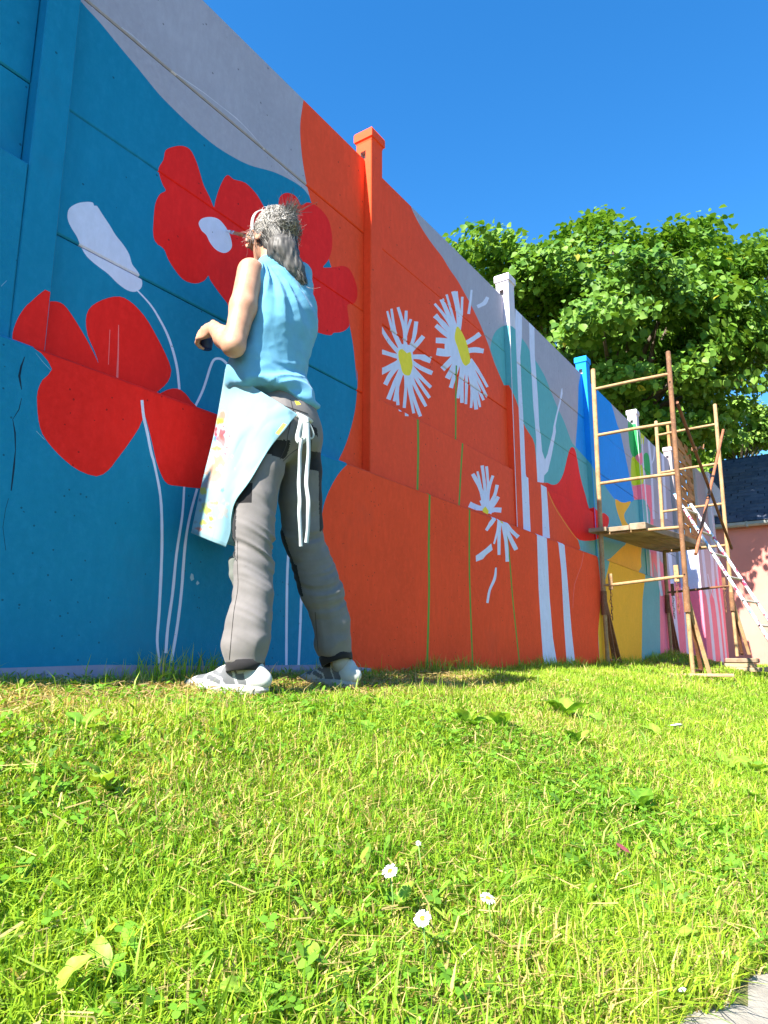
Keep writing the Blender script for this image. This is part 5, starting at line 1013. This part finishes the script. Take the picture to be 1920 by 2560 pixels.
for i in range(175):                                                     # loose flyaway hairs and wisps by the ear
    if i < 90: st, n0 = on_cap(head - hf * .03 + hu * .03 + rh_.normal(size=3) * .1, .003); dr = n0 * .35 + rh_.normal(size=3) * .6; L = rh_.uniform(.012, .035)
    elif i < 150: st = head + hl * .078 + hf * rh_.uniform(.015, .05) - hu * rh_.uniform(-.03, .03); n0 = hl; dr = -u3 + hf * .12 + rh_.normal(size=3) * .12; L = rh_.uniform(.02, .05)
    else: st = tail[int(rh_.integers(4))] + rh_.normal(size=3) * .015; n0 = -n3; dr = d3 * .4 - u3 + rh_.normal(size=3) * .35; L = rh_.uniform(.015, .04)
    dr = dr / np.linalg.norm(dr); bn = rh_.normal(size=3) * L * .55; strand([st + dr * L * t + bn * t * t + np.array((math.sin(9 * t), math.cos(8 * t), 0)) * .002 for t in np.linspace(0, 1, 8)], rh_.uniform(.0005, .0009), hcol(.34), np.tile(n0 + 1e-3, (8, 1)))
o = mesh_fast('hair_strands', np.concatenate(SV), SL, SS, HAIRM, hair, np.concatenate(SC)); tag(o, kind='stuff')

# ---- sleeveless top
T = SDF((-.72, 2.12, CAM_Z + .72), (-.08, 2.84, CAM_Z + 1.68), .005)
lev = []
for (zx, zy, hw), D in (((868, 640, 120), 2.49), ((900, 720, 190), 2.485), ((935, 820, 250), 2.475), ((948, 960, 292), 2.465), ((945, 1100, 318), 2.46), ((925, 1250, 318), 2.455), ((885, 1400, 318), 2.455), ((845, 1540, 325), 2.455), ((820, 1660, 330), 2.455), ((835, 1760, 335), 2.455), ((850, 1830, 335), 2.455), ((862, 1930, 318), 2.46), ((872, 2030, 300), 2.465)):
    c = J('z4', zx, zy, D); w = rpx('z4', hw, D * 1.06); lo_ = max(0, (zy - 1700) / 250); lev.append((c + n3 * .020 * min(1, lo_), w * (1.06 + .05 * min(1, lo_)), w * (.80 + .17 * min(1, lo_))))
tw = math.radians(10); tl, tf = lft * math.cos(tw) - fwd * math.sin(tw) * -1, fwd * math.cos(tw) - lft * math.sin(tw)
T.loft(lev, tl, tf, .0, pw=2.7)
T.cone(neck + n3 * .010 - u3 * .022, lsh + u3 * .004 + d3 * .022 + n3 * .006, .040, .036, .02); T.cone(neck + n3 * .010 - u3 * .022, rsh + u3 * .004, .040, .048, .02); T.cone(rsh + u3 * .0, J('z4', 1165, 1120, 2.56), .052, .045, .03); T.cone(lsh + d3 * .03 - u3 * .04 + n3 * .01, J('z4', 800, 1050, 2.40), .045, .05, .03)
sl, X = T.block(T.lo, T.lo + T.n * T.vox)                        # the hem rides up on the apron side and drops over the right hip
sx, qx = sq_of(X[..., 0], X[..., 1]); hem = CAM_Z + .893 - .20 * (sx + 1.17) + .012 * np.sin(22 * sx) + .008 * np.sin(37 * qx); T.put(sl, (X[..., 2] - hem).astype(np.float32), .012, 'cut')
armd = (lel - lsh) / np.linalg.norm(lel - lsh); T.cone(lsh + lft * .036 + u3 * .035, lsh + armd * .12 + lft * .034, .044, .042, .006, 'cut'); T.cone(lsh + armd * .12 + lft * .034, lel + lft * .02, .040, .030, .010, 'cut'); T.cone(neck + u3 * .040 + fwd * .015, neck + u3 * .12, .048, .066, .006, 'cut')
Pt, Qt = T.mesh(); Pt = relax(Pt, Qt, 2); Nt = vnormals(Pt, Qt); px = PXall(Pt); a4 = (px - np.array(ZOOM['z4'][:2])) / ZOOM['z4'][2]
sS, qS = sq_of(Pt[:, 0], Pt[:, 1]); hS = Pt[:, 2] - CAM_Z
fc = on_q(Z('z4', (830, 560)), .5)[0] - (0, CAM_Z); th = np.arctan2(sS - fc[0], -(hS - fc[1])); rr = np.hypot(sS - fc[0], hS - fc[1])
ridge = lambda v: 1 - np.abs(((v % 1) * 2) - 1) * 2
rid = lambda a: 1 - 2.6 * np.abs(a)
wob = .35 * vnoise(np.c_[sS * 5, hS * 3, qS * 5]); fan = ridge(th * 3.3 + wob)
dsp = .0065 * np.clip(fan, -.8, 1) * np.exp(-((rr - .15) / .16) ** 2) * np.clip(rr / .06, 0, 1)
dsp += .0055 * rid(vnoise(np.c_[sS * 4 + hS * 3.2, hS * 3 - sS * 9, qS * 4])) * np.clip((1.42 - hS) / .25, 0, 1)          # long diagonal drags towards the right hip
low = np.exp(-((hS - .95) / .07) ** 2); dsp += .009 * low * rid(vnoise(np.c_[sS * 6 + hS * 5, hS * 24 - sS * 8, qS * 5])) + .0035 * rid(vnoise(np.c_[sS * 11, hS * 12 + sS * 9, qS * 11])) * np.clip((1.25 - hS) / .2, 0, 1)
dsp += .0007 * rid(vnoise(np.c_[sS * 26 + hS * 14, hS * 30 - sS * 20, qS * 26]))
# hanging hem: lower at the right hip, lifted at the apron side
Pt = Pt + Nt * dsp[:, None]; quads('top', Pt, Qt, SHIRT, person)

# ---- trousers
Tr = SDF((-.64, 2.08, CAM_Z - .06), (.06, 2.86, CAM_Z + 1.06), .0052)
LL = [((600, 520, 118), 2.37), ((560, 700, 122), 2.365), ((510, 900, 122), 2.355), ((497, 1100, 122), 2.345), ((501, 1330, 110), 2.335), ((498, 1500, 114), 2.32), ((472, 1690, 127), 2.30), ((447, 1830, 132), 2.29), ((446, 1925, 112), 2.285)]
RL = [((800, 560, 118), 2.52), ((805, 720, 124), 2.53), ((800, 900, 128), 2.55), ((815, 1110, 122), 2.575), ((883, 1330, 116), 2.60), ((935, 1500, 122), 2.62), ((998, 1690, 106), 2.645), ((1010, 1820, 102), 2.66), ((1024, 1890, 96), 2.665)]
for LST in (LL, RL):
    Tr.chain([J('z5', a, b, D) for (a, b, r), D in LST], [rpx('z5', r, D) * 1.04 for (a, b, r), D in LST], .012)
hipc = J('z5', 705, 440, 2.45); Tr.ell(hipc, (lft, fwd, u3), (.142, .100, .125), .03); Tr.ell(J('z5', 640, 500, 2.39), (lft, fwd, u3), (.075, .085, .085), .03); Tr.ell(J('z5', 790, 500, 2.48), (lft, fwd, u3), (.075, .085, .085), .03); Tr.cone(waist - u3 * .03, waist - u3 * .10, .100, .108, .03)
for (hx, hy, hD) in ((447, 1950, 2.285), (1030, 1905, 2.665)):
    hp = J('z5', hx, hy, hD); sl, X = Tr.block(hp - .13, hp + (.13, .13, .02)); Tr.put(sl, (X[..., 2] - hp[2]).astype(np.float32), .004, 'cut')
Pr, Qr = Tr.mesh(); Pr = relax(Pr, Qr, 2); Nr = vnormals(Pr, Qr); hR = Pr[:, 2] - CAM_Z; sR, qR = sq_of(Pr[:, 0], Pr[:, 1]); side_ = np.where(sR < -1.16, 1., -1.)
kneez = np.exp(-((hR - .30) / .17) ** 2); hem = np.exp(-((hR - .06) / .05) ** 2)
n1 = 1 - 2.6 * np.abs(vnoise(np.c_[sR * 6 + 3, hR * 40 + side_ * sR * 20 + qR * 12, qR * 5])); n2 = 1 - 2.4 * np.abs(vnoise(np.c_[sR * 9, hR * 13 + qR * 8, qR * 9 + 7])); n3_ = 1 - 2 * np.abs(vnoise(np.c_[sR * 14 + hR * 4, hR * 9, qR * 14]))
sh = lambda a: np.sign(a) * np.abs(a) ** .7
n4 = 1 - 2.6 * np.abs(vnoise(np.c_[sR * 11 + 5, hR * 58 + side_ * sR * 26 + qR * 16, qR * 9]))
n5 = 1 - 2.4 * np.abs(vnoise(np.c_[sR * 16 + hR * 2.2 + 9, hR * 3.1, qR * 16])); brk = .35 + .65 * np.clip(vnoise(np.c_[sR * 5, hR * 9, qR * 5 + 3]) + .5, 0, 1)
dR = .0046 * kneez * sh(n1) * brk + .0020 * kneez * n4 * brk + .0026 * n2 * (.3 + kneez) + .006 * hem * n3_ + .0030 * n5 * (1 - .5 * kneez); Pr = Pr + Nr * dR[:, None]
# black patches: pockets, yoke and hems of the work trousers
pxr = PXall(Pr); a5 = (pxr - np.array(ZOOM['z5'][:2])) / ZOOM['z5'][2]; fcen = a5[Qr].mean(1); fn = vnormals(Pr, Qr)[Qr].mean(1); fpos = Pr[Qr].mean(1); back = ((fpos - np.array((0, 0, CAM_Z))) * fn).sum(1) < 0; mi = np.zeros(len(Qr), int)
for poly in ([(600, 548), (640, 508), (737, 520), (718, 600), (690, 640), (585, 598)], [(862, 585), (960, 600), (960, 720), (858, 700)], [(430, 790), (492, 795), (482, 918), (380, 918)], [(340, 940), (388, 940), (380, 1270), (392, 1290), (330, 1280)], [(660, 1085), (690, 1100), (722, 1210), (760, 1310), (690, 1310)], [(740, 1300), (775, 1320), (798, 1420), (818, 1525), (770, 1500)], [(916, 600), (970, 600), (970, 1100), (922, 1100)], [(862, 410), (905, 440), (915, 500), (862, 440)]):
    bb = np.array(poly); cand = np.where((fcen[:, 0] > bb[:, 0].min()) & (fcen[:, 0] < bb[:, 0].max()) & (fcen[:, 1] > bb[:, 1].min()) & (fcen[:, 1] < bb[:, 1].max()) & back)[0]
    for i in cand:
        if in_poly(fcen[i], poly): mi[i] = 1
trs = quads('trousers', Pr, Qr, [TROUS, BLACKF], person, mi)
def ring_band(c0, c1, r0, r1, mat, name, par, n=28, wob=.003):
    mb = MB(); ax = c1 - c0; ax /= np.linalg.norm(ax); u = np.cross(ax, fwd); u /= np.linalg.norm(u); v_ = np.cross(ax, u); V = []
    for t, r in ((0, r0), (.5, (r0 + r1) / 2 + .001), (1, r1), (1, r1 - .006), (0, r0 - .006)):
        for a in np.linspace(0, 2 * math.pi, n, endpoint=False): V.append(c0 + (c1 - c0) * t + (u * math.cos(a) + v_ * math.sin(a)) * (r + wob * math.sin(3 * a + 1)))
    F_ = [(k * n + j, k * n + (j + 1) % n, ((k + 1) % 5) * n + (j + 1) % n, ((k + 1) % 5) * n + j) for k in range(5) for j in range(n)]; mb.add(V, F_); return mb.build(name, mat, par, smooth=True)
a, b = J('z5', 447, 1935, 2.285), J('z5', 446, 2003, 2.282); ring_band(a, b, rpx('z5', 119, 2.28), rpx('z5', 114, 2.28), BLACKF, 'cuff', trs)
a, b = J('z5', 1026, 1888, 2.665), J('z5', 1040, 1945, 2.66); ring_band(a, b, rpx('z5', 103, 2.66), rpx('z5', 97, 2.66), BLACKF, 'cuff', trs)
a, b = J('z5', 725, 245, 2.455), J('z5', 720, 310, 2.455); ring_band(a - u3 * .0, b, rpx('z5', 152, 2.5) * 1.0, rpx('z5', 162, 2.5), TROUS, 'waistband', trs)
def patch(pts, D, mat, name, par, th=.003):
    v = [J('z5', x, y, D) for x, y in pts]; toc = np.array((0, 0, CAM_Z)) - v[0]; toc /= np.linalg.norm(toc); k = len(v); mb = MB(); mb.add(v + [p - toc * th for p in v], [tuple(range(k)), tuple(range(2 * k - 1, k - 1, -1))] + [((i + 1) % k, i, k + i, k + (i + 1) % k) for i in range(k)]); return mb.build(name, mat, par)
from mathutils.bvhtree import BVHTree as _BV
_bt = _BV.FromPolygons([tuple(p) for p in Pr], [tuple(int(i) for i in q) for q in Qr])
def seam(pts, r=.0013):
    c = resample_px(catmull(Z('z5', *pts), 8, False)); out = []
    for p in c:
        dv = Vector(ray([p])[0]).normalized(); h = _bt.ray_cast(Vector((0, 0, CAM_Z)), dv)
        if h[0] is not None: out.append(np.array(h[0] - dv * .0006))
    if len(out) > 3: mb = MB(); mb.tube(out, r, 5); mb.build('seam', SEAM, trs, smooth=True)
def resample_px(p, step=3.):
    l = np.r_[0, np.cumsum(np.linalg.norm(np.diff(p, axis=0), axis=1))]; t = np.arange(0, l[-1], step); return np.c_[np.interp(t, l, p[:, 0]), np.interp(t, l, p[:, 1])]
SEAM = cloth_mat('dark_seam', (.05, .044, .04))
for sm in ([(396, 1160), (394, 1300), (398, 1460), (372, 1620), (356, 1780), (342, 1930)], [(740, 395), (722, 470), (705, 560), (668, 640)], [(690, 650), (740, 600), (800, 560)], [(590, 262), (680, 290), (770, 318), (850, 345)], [(735, 250), (755, 330)], [(895, 1620), (905, 1760), (915, 1880)], [(862, 400), (870, 500), (868, 590)]): seam(sm)
KP = SDF(J('z5', 360, 1370, 2.33) - .09, J('z5', 360, 1370, 2.33) + .09, .004); KP.chain([J('z5', 372, 1290, 2.345), J('z5', 382, 1380, 2.345), J('z5', 388, 1455, 2.34)], [.018, .019, .010], .01); Pk, Qk = KP.mesh(); quads('knee_pocket', Pk, Qk, cloth_mat('grey_green_cloth', (.14, .15, .13)), trs)
BADGE = patch([(763, 262), (790, 268), (803, 285), (775, 290)], 2.335, simple('yellow_badge', (.75, .55, .02), .6), 'badge', trs)

# ---- apron and its ties
APR = bpy.data.materials.new('paint_stained_denim'); APR.use_nodes = True; tA = NT(APR); bA = tA.n['Principled BSDF']; bA.inputs['Roughness'].default_value = .85; bA.inputs['Specular IOR Level'].default_value = .15
at = tA.new('ShaderNodeAttribute'); at.attribute_name = 'Col'; PA = geo_pos(tA); tA.link(mix_rgb(tA, ramp(tA, noise(tA, 30, 5, .6, PA), .35, .7), at.outputs['Color'], mix_rgb(tA, .14, at.outputs['Color'], (.25, .38, .42))), bA.inputs['Base Color']); bump(tA, bA, noise(tA, 420, 3, .6, PA), .25, .001)
nv, nu = 110, 100; Ledge = catmull(Z('z5', (318, 60), (312, 100), (285, 260), (240, 500), (165, 800), (98, 1112)), 18, False); Redge = catmull(Z('z5', (782, 350), (740, 395), (700, 450), (600, 572), (480, 770), (385, 905), (356, 1010), (350, 1110), (320, 1203)), 12, False)
def resamp(p, n):
    l = np.r_[0, np.cumsum(np.linalg.norm(np.diff(p, axis=0), axis=1))]; t = np.linspace(0, l[-1], n); return np.c_[np.interp(t, l, p[:, 0]), np.interp(t, l, p[:, 1])]
Ledge, Redge = resamp(Ledge, nv), resamp(Redge, nv); ext = 12; V = np.zeros((nv, nu + ext, 3)); colA = np.zeros((nv, nu + ext, 3)); base_c = np.array((.195, .345, .385))
for i in range(nv):
    v_ = i / (nv - 1)
    for j in range(nu):
        u = j / (nu - 1); p = Ledge[i] * (1 - u) + Redge[i] * u; D = (2.50 - .02 * v_) * (1 - u) + (2.385 - .085 * v_ ** .7) * u - .115 * math.sin(math.pi * u ** .8) * (1 - .35 * v_)
        D += .005 * math.sin(9 * u + 5 * v_) * v_ + .006 * (1 - v_) * math.sin(14 * (u - .6 * v_) + 3); V[i, ext + j] = at_d([p], D)[0]
    for j in range(ext): k = ext - j; V[i, j] = V[i, ext] + d3 * (.024 * k) + fwd * (.010 * math.sin(k / ext * math.pi)) - u3 * .002 * k
from mathutils.bvhtree import BVHTree
bv = [BVHTree.FromPolygons([tuple(p) for p in Pm], [tuple(int(i) for i in q) for q in Qm]) for Pm, Qm in ((Pr, Qr), (Pt, Qt))]; eye_p = Vector((0, 0, CAM_Z)); lim = np.full((nv, nu), 9.); cur = np.zeros((nv, nu))
for i in range(nv):
    for j in range(nu):
        X = V[i, ext + j]; dv = Vector(X) - eye_p; cur[i, j] = X[1]; dn_ = dv.normalized()
        for k, b_ in enumerate(bv):
            if k == 1 and i > 48: continue
            h = b_.ray_cast(eye_p, dn_)
            if h[0] is not None: lim[i, j] = min(lim[i, j], h[0].y - (.012 if k == 0 else .004 if i > 17 else -.02))
tgt = np.minimum(cur, lim)
for _ in range(60):
    sm = tgt.copy(); sm[1:-1, 1:-1] = (tgt[:-2, 1:-1] + tgt[2:, 1:-1] + tgt[1:-1, :-2] + tgt[1:-1, 2:]) / 4; sm[0, 1:-1] = (tgt[0, :-2] + tgt[0, 2:]) / 2; sm[-1, 1:-1] = (tgt[-1, :-2] + tgt[-1, 2:]) / 2; sm[1:-1, -1] = (tgt[:-2, -1] + tgt[2:, -1]) / 2; tgt = np.minimum(sm, lim)
for i in range(nv):
    for j in range(nu):
        v_ = i / (nv - 1); u = j / (nu - 1); X = V[i, ext + j] - (0, 0, CAM_Z); wr = .0030 * max(0, math.sin(9 * (u + .45 * v_) + 3 * math.sin(3.3 * v_))) ** 3 * (.3 + u) + .003 * float(vnoise(np.array([[u * 9, v_ * 5, 1.]]))[0]); V[i, ext + j] = X * ((tgt[i, j] - max(0, wr) - .001) / X[1]) + (0, 0, CAM_Z)
for i in range(nv):
    for j in range(ext): k = ext - j; V[i, j] = V[i, ext] + d3 * (.024 * k) + fwd * (.010 * math.sin(k / ext * math.pi)) - u3 * .002 * k
gu, gv = np.meshgrid(np.linspace(0, 1, nu + ext), np.linspace(0, 1, nv)); colA[:] = base_c
XY = PXall(V.reshape(-1, 3)); a5 = ((XY - np.array(ZOOM['z5'][:2])) / ZOOM['z5'][2]).reshape(nv, nu + ext, 2); nz = vnoise(np.c_[a5.reshape(-1, 2) / 22, np.zeros(a5[..., 0].size)]).reshape(nv, nu + ext)
for x, y, rx, ry, c, st in ((295, 360, 22, 22, (.70, .22, .12), .7), (280, 400, 20, 22, (.80, .60, .05), .95), (258, 460, 12, 26, (.62, .05, .07), .9), (300, 480, 16, 34, (.60, .06, .08), .75), (258, 506, 13, 13, (.08, .22, .50), 1.), (290, 520, 24, 30, (.62, .12, .10), .6), (262, 570, 26, 16, (.75, .62, .12), .8), (320, 605, 8, 10, (.6, .1, .1), .6), (275, 655, 38, 48, (.56, .32, .17), .7), (250, 740, 46, 45, (.52, .30, .20), .7), (175, 840, 20, 18, (.62, .66, .10), .9), (245, 915, 28, 20, (.58, .64, .12), .7), (205, 970, 36, 26, (.50, .66, .10), .85), (185, 1045, 26, 14, (.60, .64, .10), .8), (235, 1020, 16, 16, (.55, .66, .06), .9), (150, 1088, 28, 10, (.62, .22, .14), .9), (310, 960, 30, 46, (.60, .36, .24), .45), (345, 490, 9, 9, (.62, .1, .1), .6), (440, 650, 9, 8, (.6, .3, .2), .5), (160, 900, 10, 8, (.1, .2, .3), .7), (210, 905, 5, 7, (.05, .2, .45), .8), (300, 840, 8, 10, (.1, .35, .55), .6), (310, 430, 8, 10, (.62, .1, .1), .8), (330, 560, 7, 9, (.6, .12, .1), .7), (225, 620, 14, 22, (.50, .46, .36), .6), (230, 690, 30, 40, (.55, .33, .20), .6), (200, 800, 24, 20, (.46, .40, .36), .6), (265, 800, 18, 26, (.52, .36, .26), .5), (180, 930, 20, 14, (.46, .52, .22), .7), (290, 1000, 14, 18, (.56, .40, .24), .5), (225, 1075, 16, 10, (.58, .60, .16), .8), (130, 1040, 12, 12, (.30, .34, .30), .6), (360, 620, 6, 8, (.6, .2, .2), .6), (380, 700, 6, 7, (.6, .3, .2), .5)):
    w = np.clip(1.9 * (1.0 - ((a5[..., 0] - x) / (rx * 1.25)) ** 2 - ((a5[..., 1] - y) / (ry * 1.25)) ** 2 + .9 * nz), 0, 1) * min(1, st * 1.25); c = np.array(c) * .62; w[:, :ext] = 0; colA = colA * (1 - w[..., None]) + np.array(c) * w[..., None]
seam = (np.abs(gv - .985) < .006); colA[seam] *= .75
W_ = nu + ext; Fa = [(i * W_ + j, (i + 1) * W_ + j, (i + 1) * W_ + j + 1, i * W_ + j + 1) for i in range(nv - 1) for j in range(W_ - 1)]
apr = mesh_obj('apron', V.reshape(-1, 3), Fa, APR, person, None, True, colA.reshape(-1, 3)); md = apr.modifiers.new('cloth_thickness', 'SOLIDIFY'); md.thickness = .0022; md.offset = 0
patch([(640, 470), (690, 405), (710, 415), (660, 482)], 2.255, simple('orange_label', (.70, .25, .06), .6, .3, 90), 'label_patch', apr)
TIE = cloth_mat('white_tape', (.42, .46, .45))
def ribbon(pts, D, w, name, par, tw=0.0):
    c = catmull(np.array([J('z5', x, y, D if np.isscalar(D) else D[i]) for i, (x, y) in enumerate(pts)]), 6, False); n = len(c); t = np.gradient(c, axis=0); t /= np.linalg.norm(t, axis=1)[:, None]; view = c - np.array((0, 0, CAM_Z)); view /= np.linalg.norm(view, axis=1)[:, None]; sd = np.cross(t, view); sd /= np.linalg.norm(sd, axis=1)[:, None]; nn = np.cross(sd, t)
    an = tw * np.sin(np.linspace(0, 9, n))[:, None]; s2 = sd * np.cos(an) + nn * np.sin(an); nb = np.cross(s2, t) * .0012; V = np.stack([c - s2 * w / 2 + nb, c + s2 * w / 2 + nb, c + s2 * w / 2 - nb, c - s2 * w / 2 - nb], 1).reshape(-1, 3); F_ = [(4 * i + j, 4 * i + (j + 1) % 4, 4 * i + 4 + (j + 1) % 4, 4 * i + 4 + j) for i in range(n - 1) for j in range(4)] + [(0, 1, 2, 3)]; return mesh_obj(name, V, F_, TIE, par, None, True)
kn = ribbon([(770, 348), (800, 360), (832, 375), (860, 390), (872, 402)], [2.36, 2.33, 2.325, 2.34, 2.37], .016, 'tie', apr); ribbon([(812, 368), (800, 430), (785, 500), (800, 525), (825, 505), (835, 440), (832, 375)], [2.33, 2.32, 2.315, 2.31, 2.31, 2.315, 2.325], .020, 'tie_loop', kn, .3); ribbon([(840, 385), (868, 430), (885, 480), (872, 505), (852, 490)], [2.325, 2.33, 2.335, 2.335, 2.33], .006, 'tie_loop', kn)
ribbon([(808, 500), (797, 600), (795, 700), (790, 800), (795, 900), (793, 980), (800, 1100), (804, 1198)], 2.30, .0125, 'tie_end', kn, .55); ribbon([(842, 400), (850, 470), (853, 600), (842, 720), (838, 800), (850, 900), (850, 1000), (848, 1090), (838, 1175)], 2.305, .0135, 'tie_end', kn, .5)

# ---- shoes
SHOE, MESHG, SOLEM = cloth_mat('white_shoe_leather', (.42, .43, .40), .08, 200, .2), cloth_mat('grey_shoe_mesh', (.12, .125, .13), .2, 500, .5), simple('shoe_sole', (.36, .36, .33), .6, .15, 40)
def shoe(heel, toe, grey, par):
    ax = toe - heel; L = np.linalg.norm(ax); ax = ax / L; ax = np.array((ax[0], ax[1], 0)); ax /= np.linalg.norm(ax); sd = np.cross(u3, ax); z0 = min(heel[2], toe[2]); h0 = np.array((heel[0], heel[1], z0)); sp = lambda a, b, c: h0 + ax * a * L + sd * b + u3 * c
    S = SDF(h0 - .34, h0 + .34, .0045)
    for a, w, hh, zc in ((.10, .031, .036, .042), (.22, .033, .040, .045), (.40, .036, .042, .044), (.58, .042, .034, .036), (.76, .043, .026, .030), (.89, .034, .020, .026)): S.ell(sp(a, 0, zc), (sd, ax, u3), (w, .055, hh), .02)
    S.cone(sp(.11, 0, .055), sp(.13, 0, .072), .031, .030, .012); S.cone(sp(.34, 0, .075), sp(.55, 0, .058), .027, .022, .02); S.cone(sp(.22, 0, .098), sp(.25, 0, .14), .029, .034, .004, 'cut'); sl, X = S.block(h0 - .34, h0 + .34); S.put(sl, X[..., 2] - (z0 + .018), 0, 'cut')
    Ps, Qs = S.mesh(); Ps = relax(Ps, Qs, 2); c = Ps[Qs].mean(1) - h0; A = (c @ ax) / L; zz = c[:, 2]; B_ = c @ sd; mi = np.zeros(len(Qs), int)
    for a0, z0_, a1, z1_, w in ((.20, .032, .27, .075, .016), (.36, .030, .43, .070, .020), (.50, .035, .66, .050, .008), (.44, .052, .62, .066, .006)):
        t = np.clip(((A - a0) * (a1 - a0) + (zz - z0_) / .3 * (z1_ - z0_) / .3) / ((a1 - a0) ** 2 + ((z1_ - z0_) / .3) ** 2), 0, 1); dd = np.hypot((A - a0 - t * (a1 - a0)) * L, zz - z0_ - t * (z1_ - z0_)); mi[(dd < w * .95) & (np.abs(B_) > .018)] = 1
    mi[(A > .72) & (A < .86) & (zz > .042)] = 1
    o = quads('shoe', Ps, Qs, [SHOE, MESHG], par, mi); mb = MB(); out = []
    for t in np.linspace(0, 2 * math.pi, 40, endpoint=False):
        a = .5 - .52 * math.cos(t); w = .040 * (1 + .18 * math.sin(math.pi * min(1, max(0, a)) * 1.3 - .7)) * abs(math.sin(t)) ** .55 * (1 if math.sin(t) > 0 else -1); out.append((a, w))
    V = []
    for zz, k in ((-.002, .96), (.010, 1.03), (.022, 1.0), (.026, .93)): V += [sp(.5 + (a - .5) * k, w * k, zz + (.014 * max(0, a - .75) * 2)) for a, w in out]
    n = len(out); mb.add(V, [(k * n + j, k * n + (j + 1) % n, (k + 1) * n + (j + 1) % n, (k + 1) * n + j) for k in range(3) for j in range(n)] + [tuple(range(n))[::-1], tuple(range(3 * n, 4 * n))]); mb.build('sole', SOLEM, o, smooth=False)
    lm = MB()
    for k in range(5): a = .36 + k * .055; z_ = .098 - k * .010; lm.tube([sp(a, -.022, z_ - .008), sp(a + .01, 0, z_ + .002), sp(a, .022, z_ - .008)], .0022, 5)
    lm.build('lace', SHOE, o)
lh, lt = J('px', 660, 1738, 2.255), J('px', 478, 1732, 2.395); rhl, rt = J('px', 886, 1712, 2.66), J('px', 762, 1702, 2.835)
for h_, t_ in ((lh, lt), (rhl, rt)):
    g = (float(ground_z(h_[0], h_[1])) + float(ground_z(t_[0], t_[1]))) / 2 + .010; h_[2] = t_[2] = g; shoe(h_, t_, None, person)
ankm = cloth_mat('sock', (.30, .30, .31)); 
for c, h_, D in ((J('z5', 446, 1990, 2.285), lh, 2.28), (J('z5', 1045, 1935, 2.665), rhl, 2.66)):
    e = h_ + (lt - lh if h_ is lh else rt - rhl) * .22 + u3 * .07; mb = MB(); mb.tube([c + u3 * .02, (c + e) / 2, e], [.036, .035, .033], 14); mb.build('sock', ankm, person, smooth=True)

# ---- paintbrush in the raised hand, paint cup in the other
br_ = thing('paintbrush', 'flat paintbrush with wooden handle touching white paint at the poppy centre', 'paintbrush', brush_tip); ax = bax; up = np.cross(ax, d3); up /= np.linalg.norm(up); sdv = np.cross(ax, up)
def bseg(t0, t1, w0, w1, h0, h1, name, mat, n=10):
    mb = MB(); V = []
    for t, w, h in ((t0, w0, h0), ((t0 + t1) / 2, (w0 + w1) / 2 * 1.04, (h0 + h1) / 2), (t1, w1, h1)): V += [brush_tip + ax * t + up * w * math.cos(a) + sdv * h * math.sin(a) for a in np.linspace(0, 2 * math.pi, n, endpoint=False)]
    mb.add(V, [(k * n + j, k * n + (j + 1) % n, (k + 1) * n + (j + 1) % n, (k + 1) * n + j) for k in range(2) for j in range(n)] + [tuple(range(n))[::-1], tuple(range(2 * n, 3 * n))]); return mb.build(name, mat, br_, smooth=True)
bseg(.0, .034, .004, .0085, .003, .0045, 'bristles', simple('painted_bristle', (.72, .74, .78), .6)); bseg(.033, .062, .0088, .0075, .005, .0055, 'ferrule', simple('tin', (.6, .6, .62), .3, .1, 30, metal=.9)); bseg(.061, .14, .0075, .0085, .0056, .0065, 'handle', simple('varnished_wood', (.50, .24, .10), .35, .25, 60)); bseg(.139, .30, .0085, .004, .0065, .004, 'handle_end', MATS['varnished_wood'])
cupc = lwr + (fa * .55 + fwd * .62 - u3 * .30 + lft * .10) * .075 - lft * .042 - u3 * .002 + fwd * .012; cup = thing('paint_cup', 'small dark blue paint cup held in the person\'s left hand', 'cup', cupc - u3 * .045); mb = MB(); rr = [(.0, -.040), (.021, -.040), (.025, .018), (.027, .020), (.025, .022), (.023, .018), (.020, -.033), (.0, -.033)]; n = 24
V = [cupc + np.array((r * math.cos(a), r * math.sin(a), z)) for r, z in rr for a in np.linspace(0, 2 * math.pi, n, endpoint=False)]; mb.add(V, [(k * n + j, k * n + (j + 1) % n, (k + 1) * n + (j + 1) % n, (k + 1) * n + j) for k in range(len(rr) - 1) for j in range(n)]); mb.build('shell', simple('dark_blue_plastic', (.015, .03, .10), .4), cup, smooth=True)
mb = MB(); mb.tube([cupc + u3 * .0, cupc + u3 * .004], .0222, 20); mb.build('paint', paint('white', C['white']), cup)
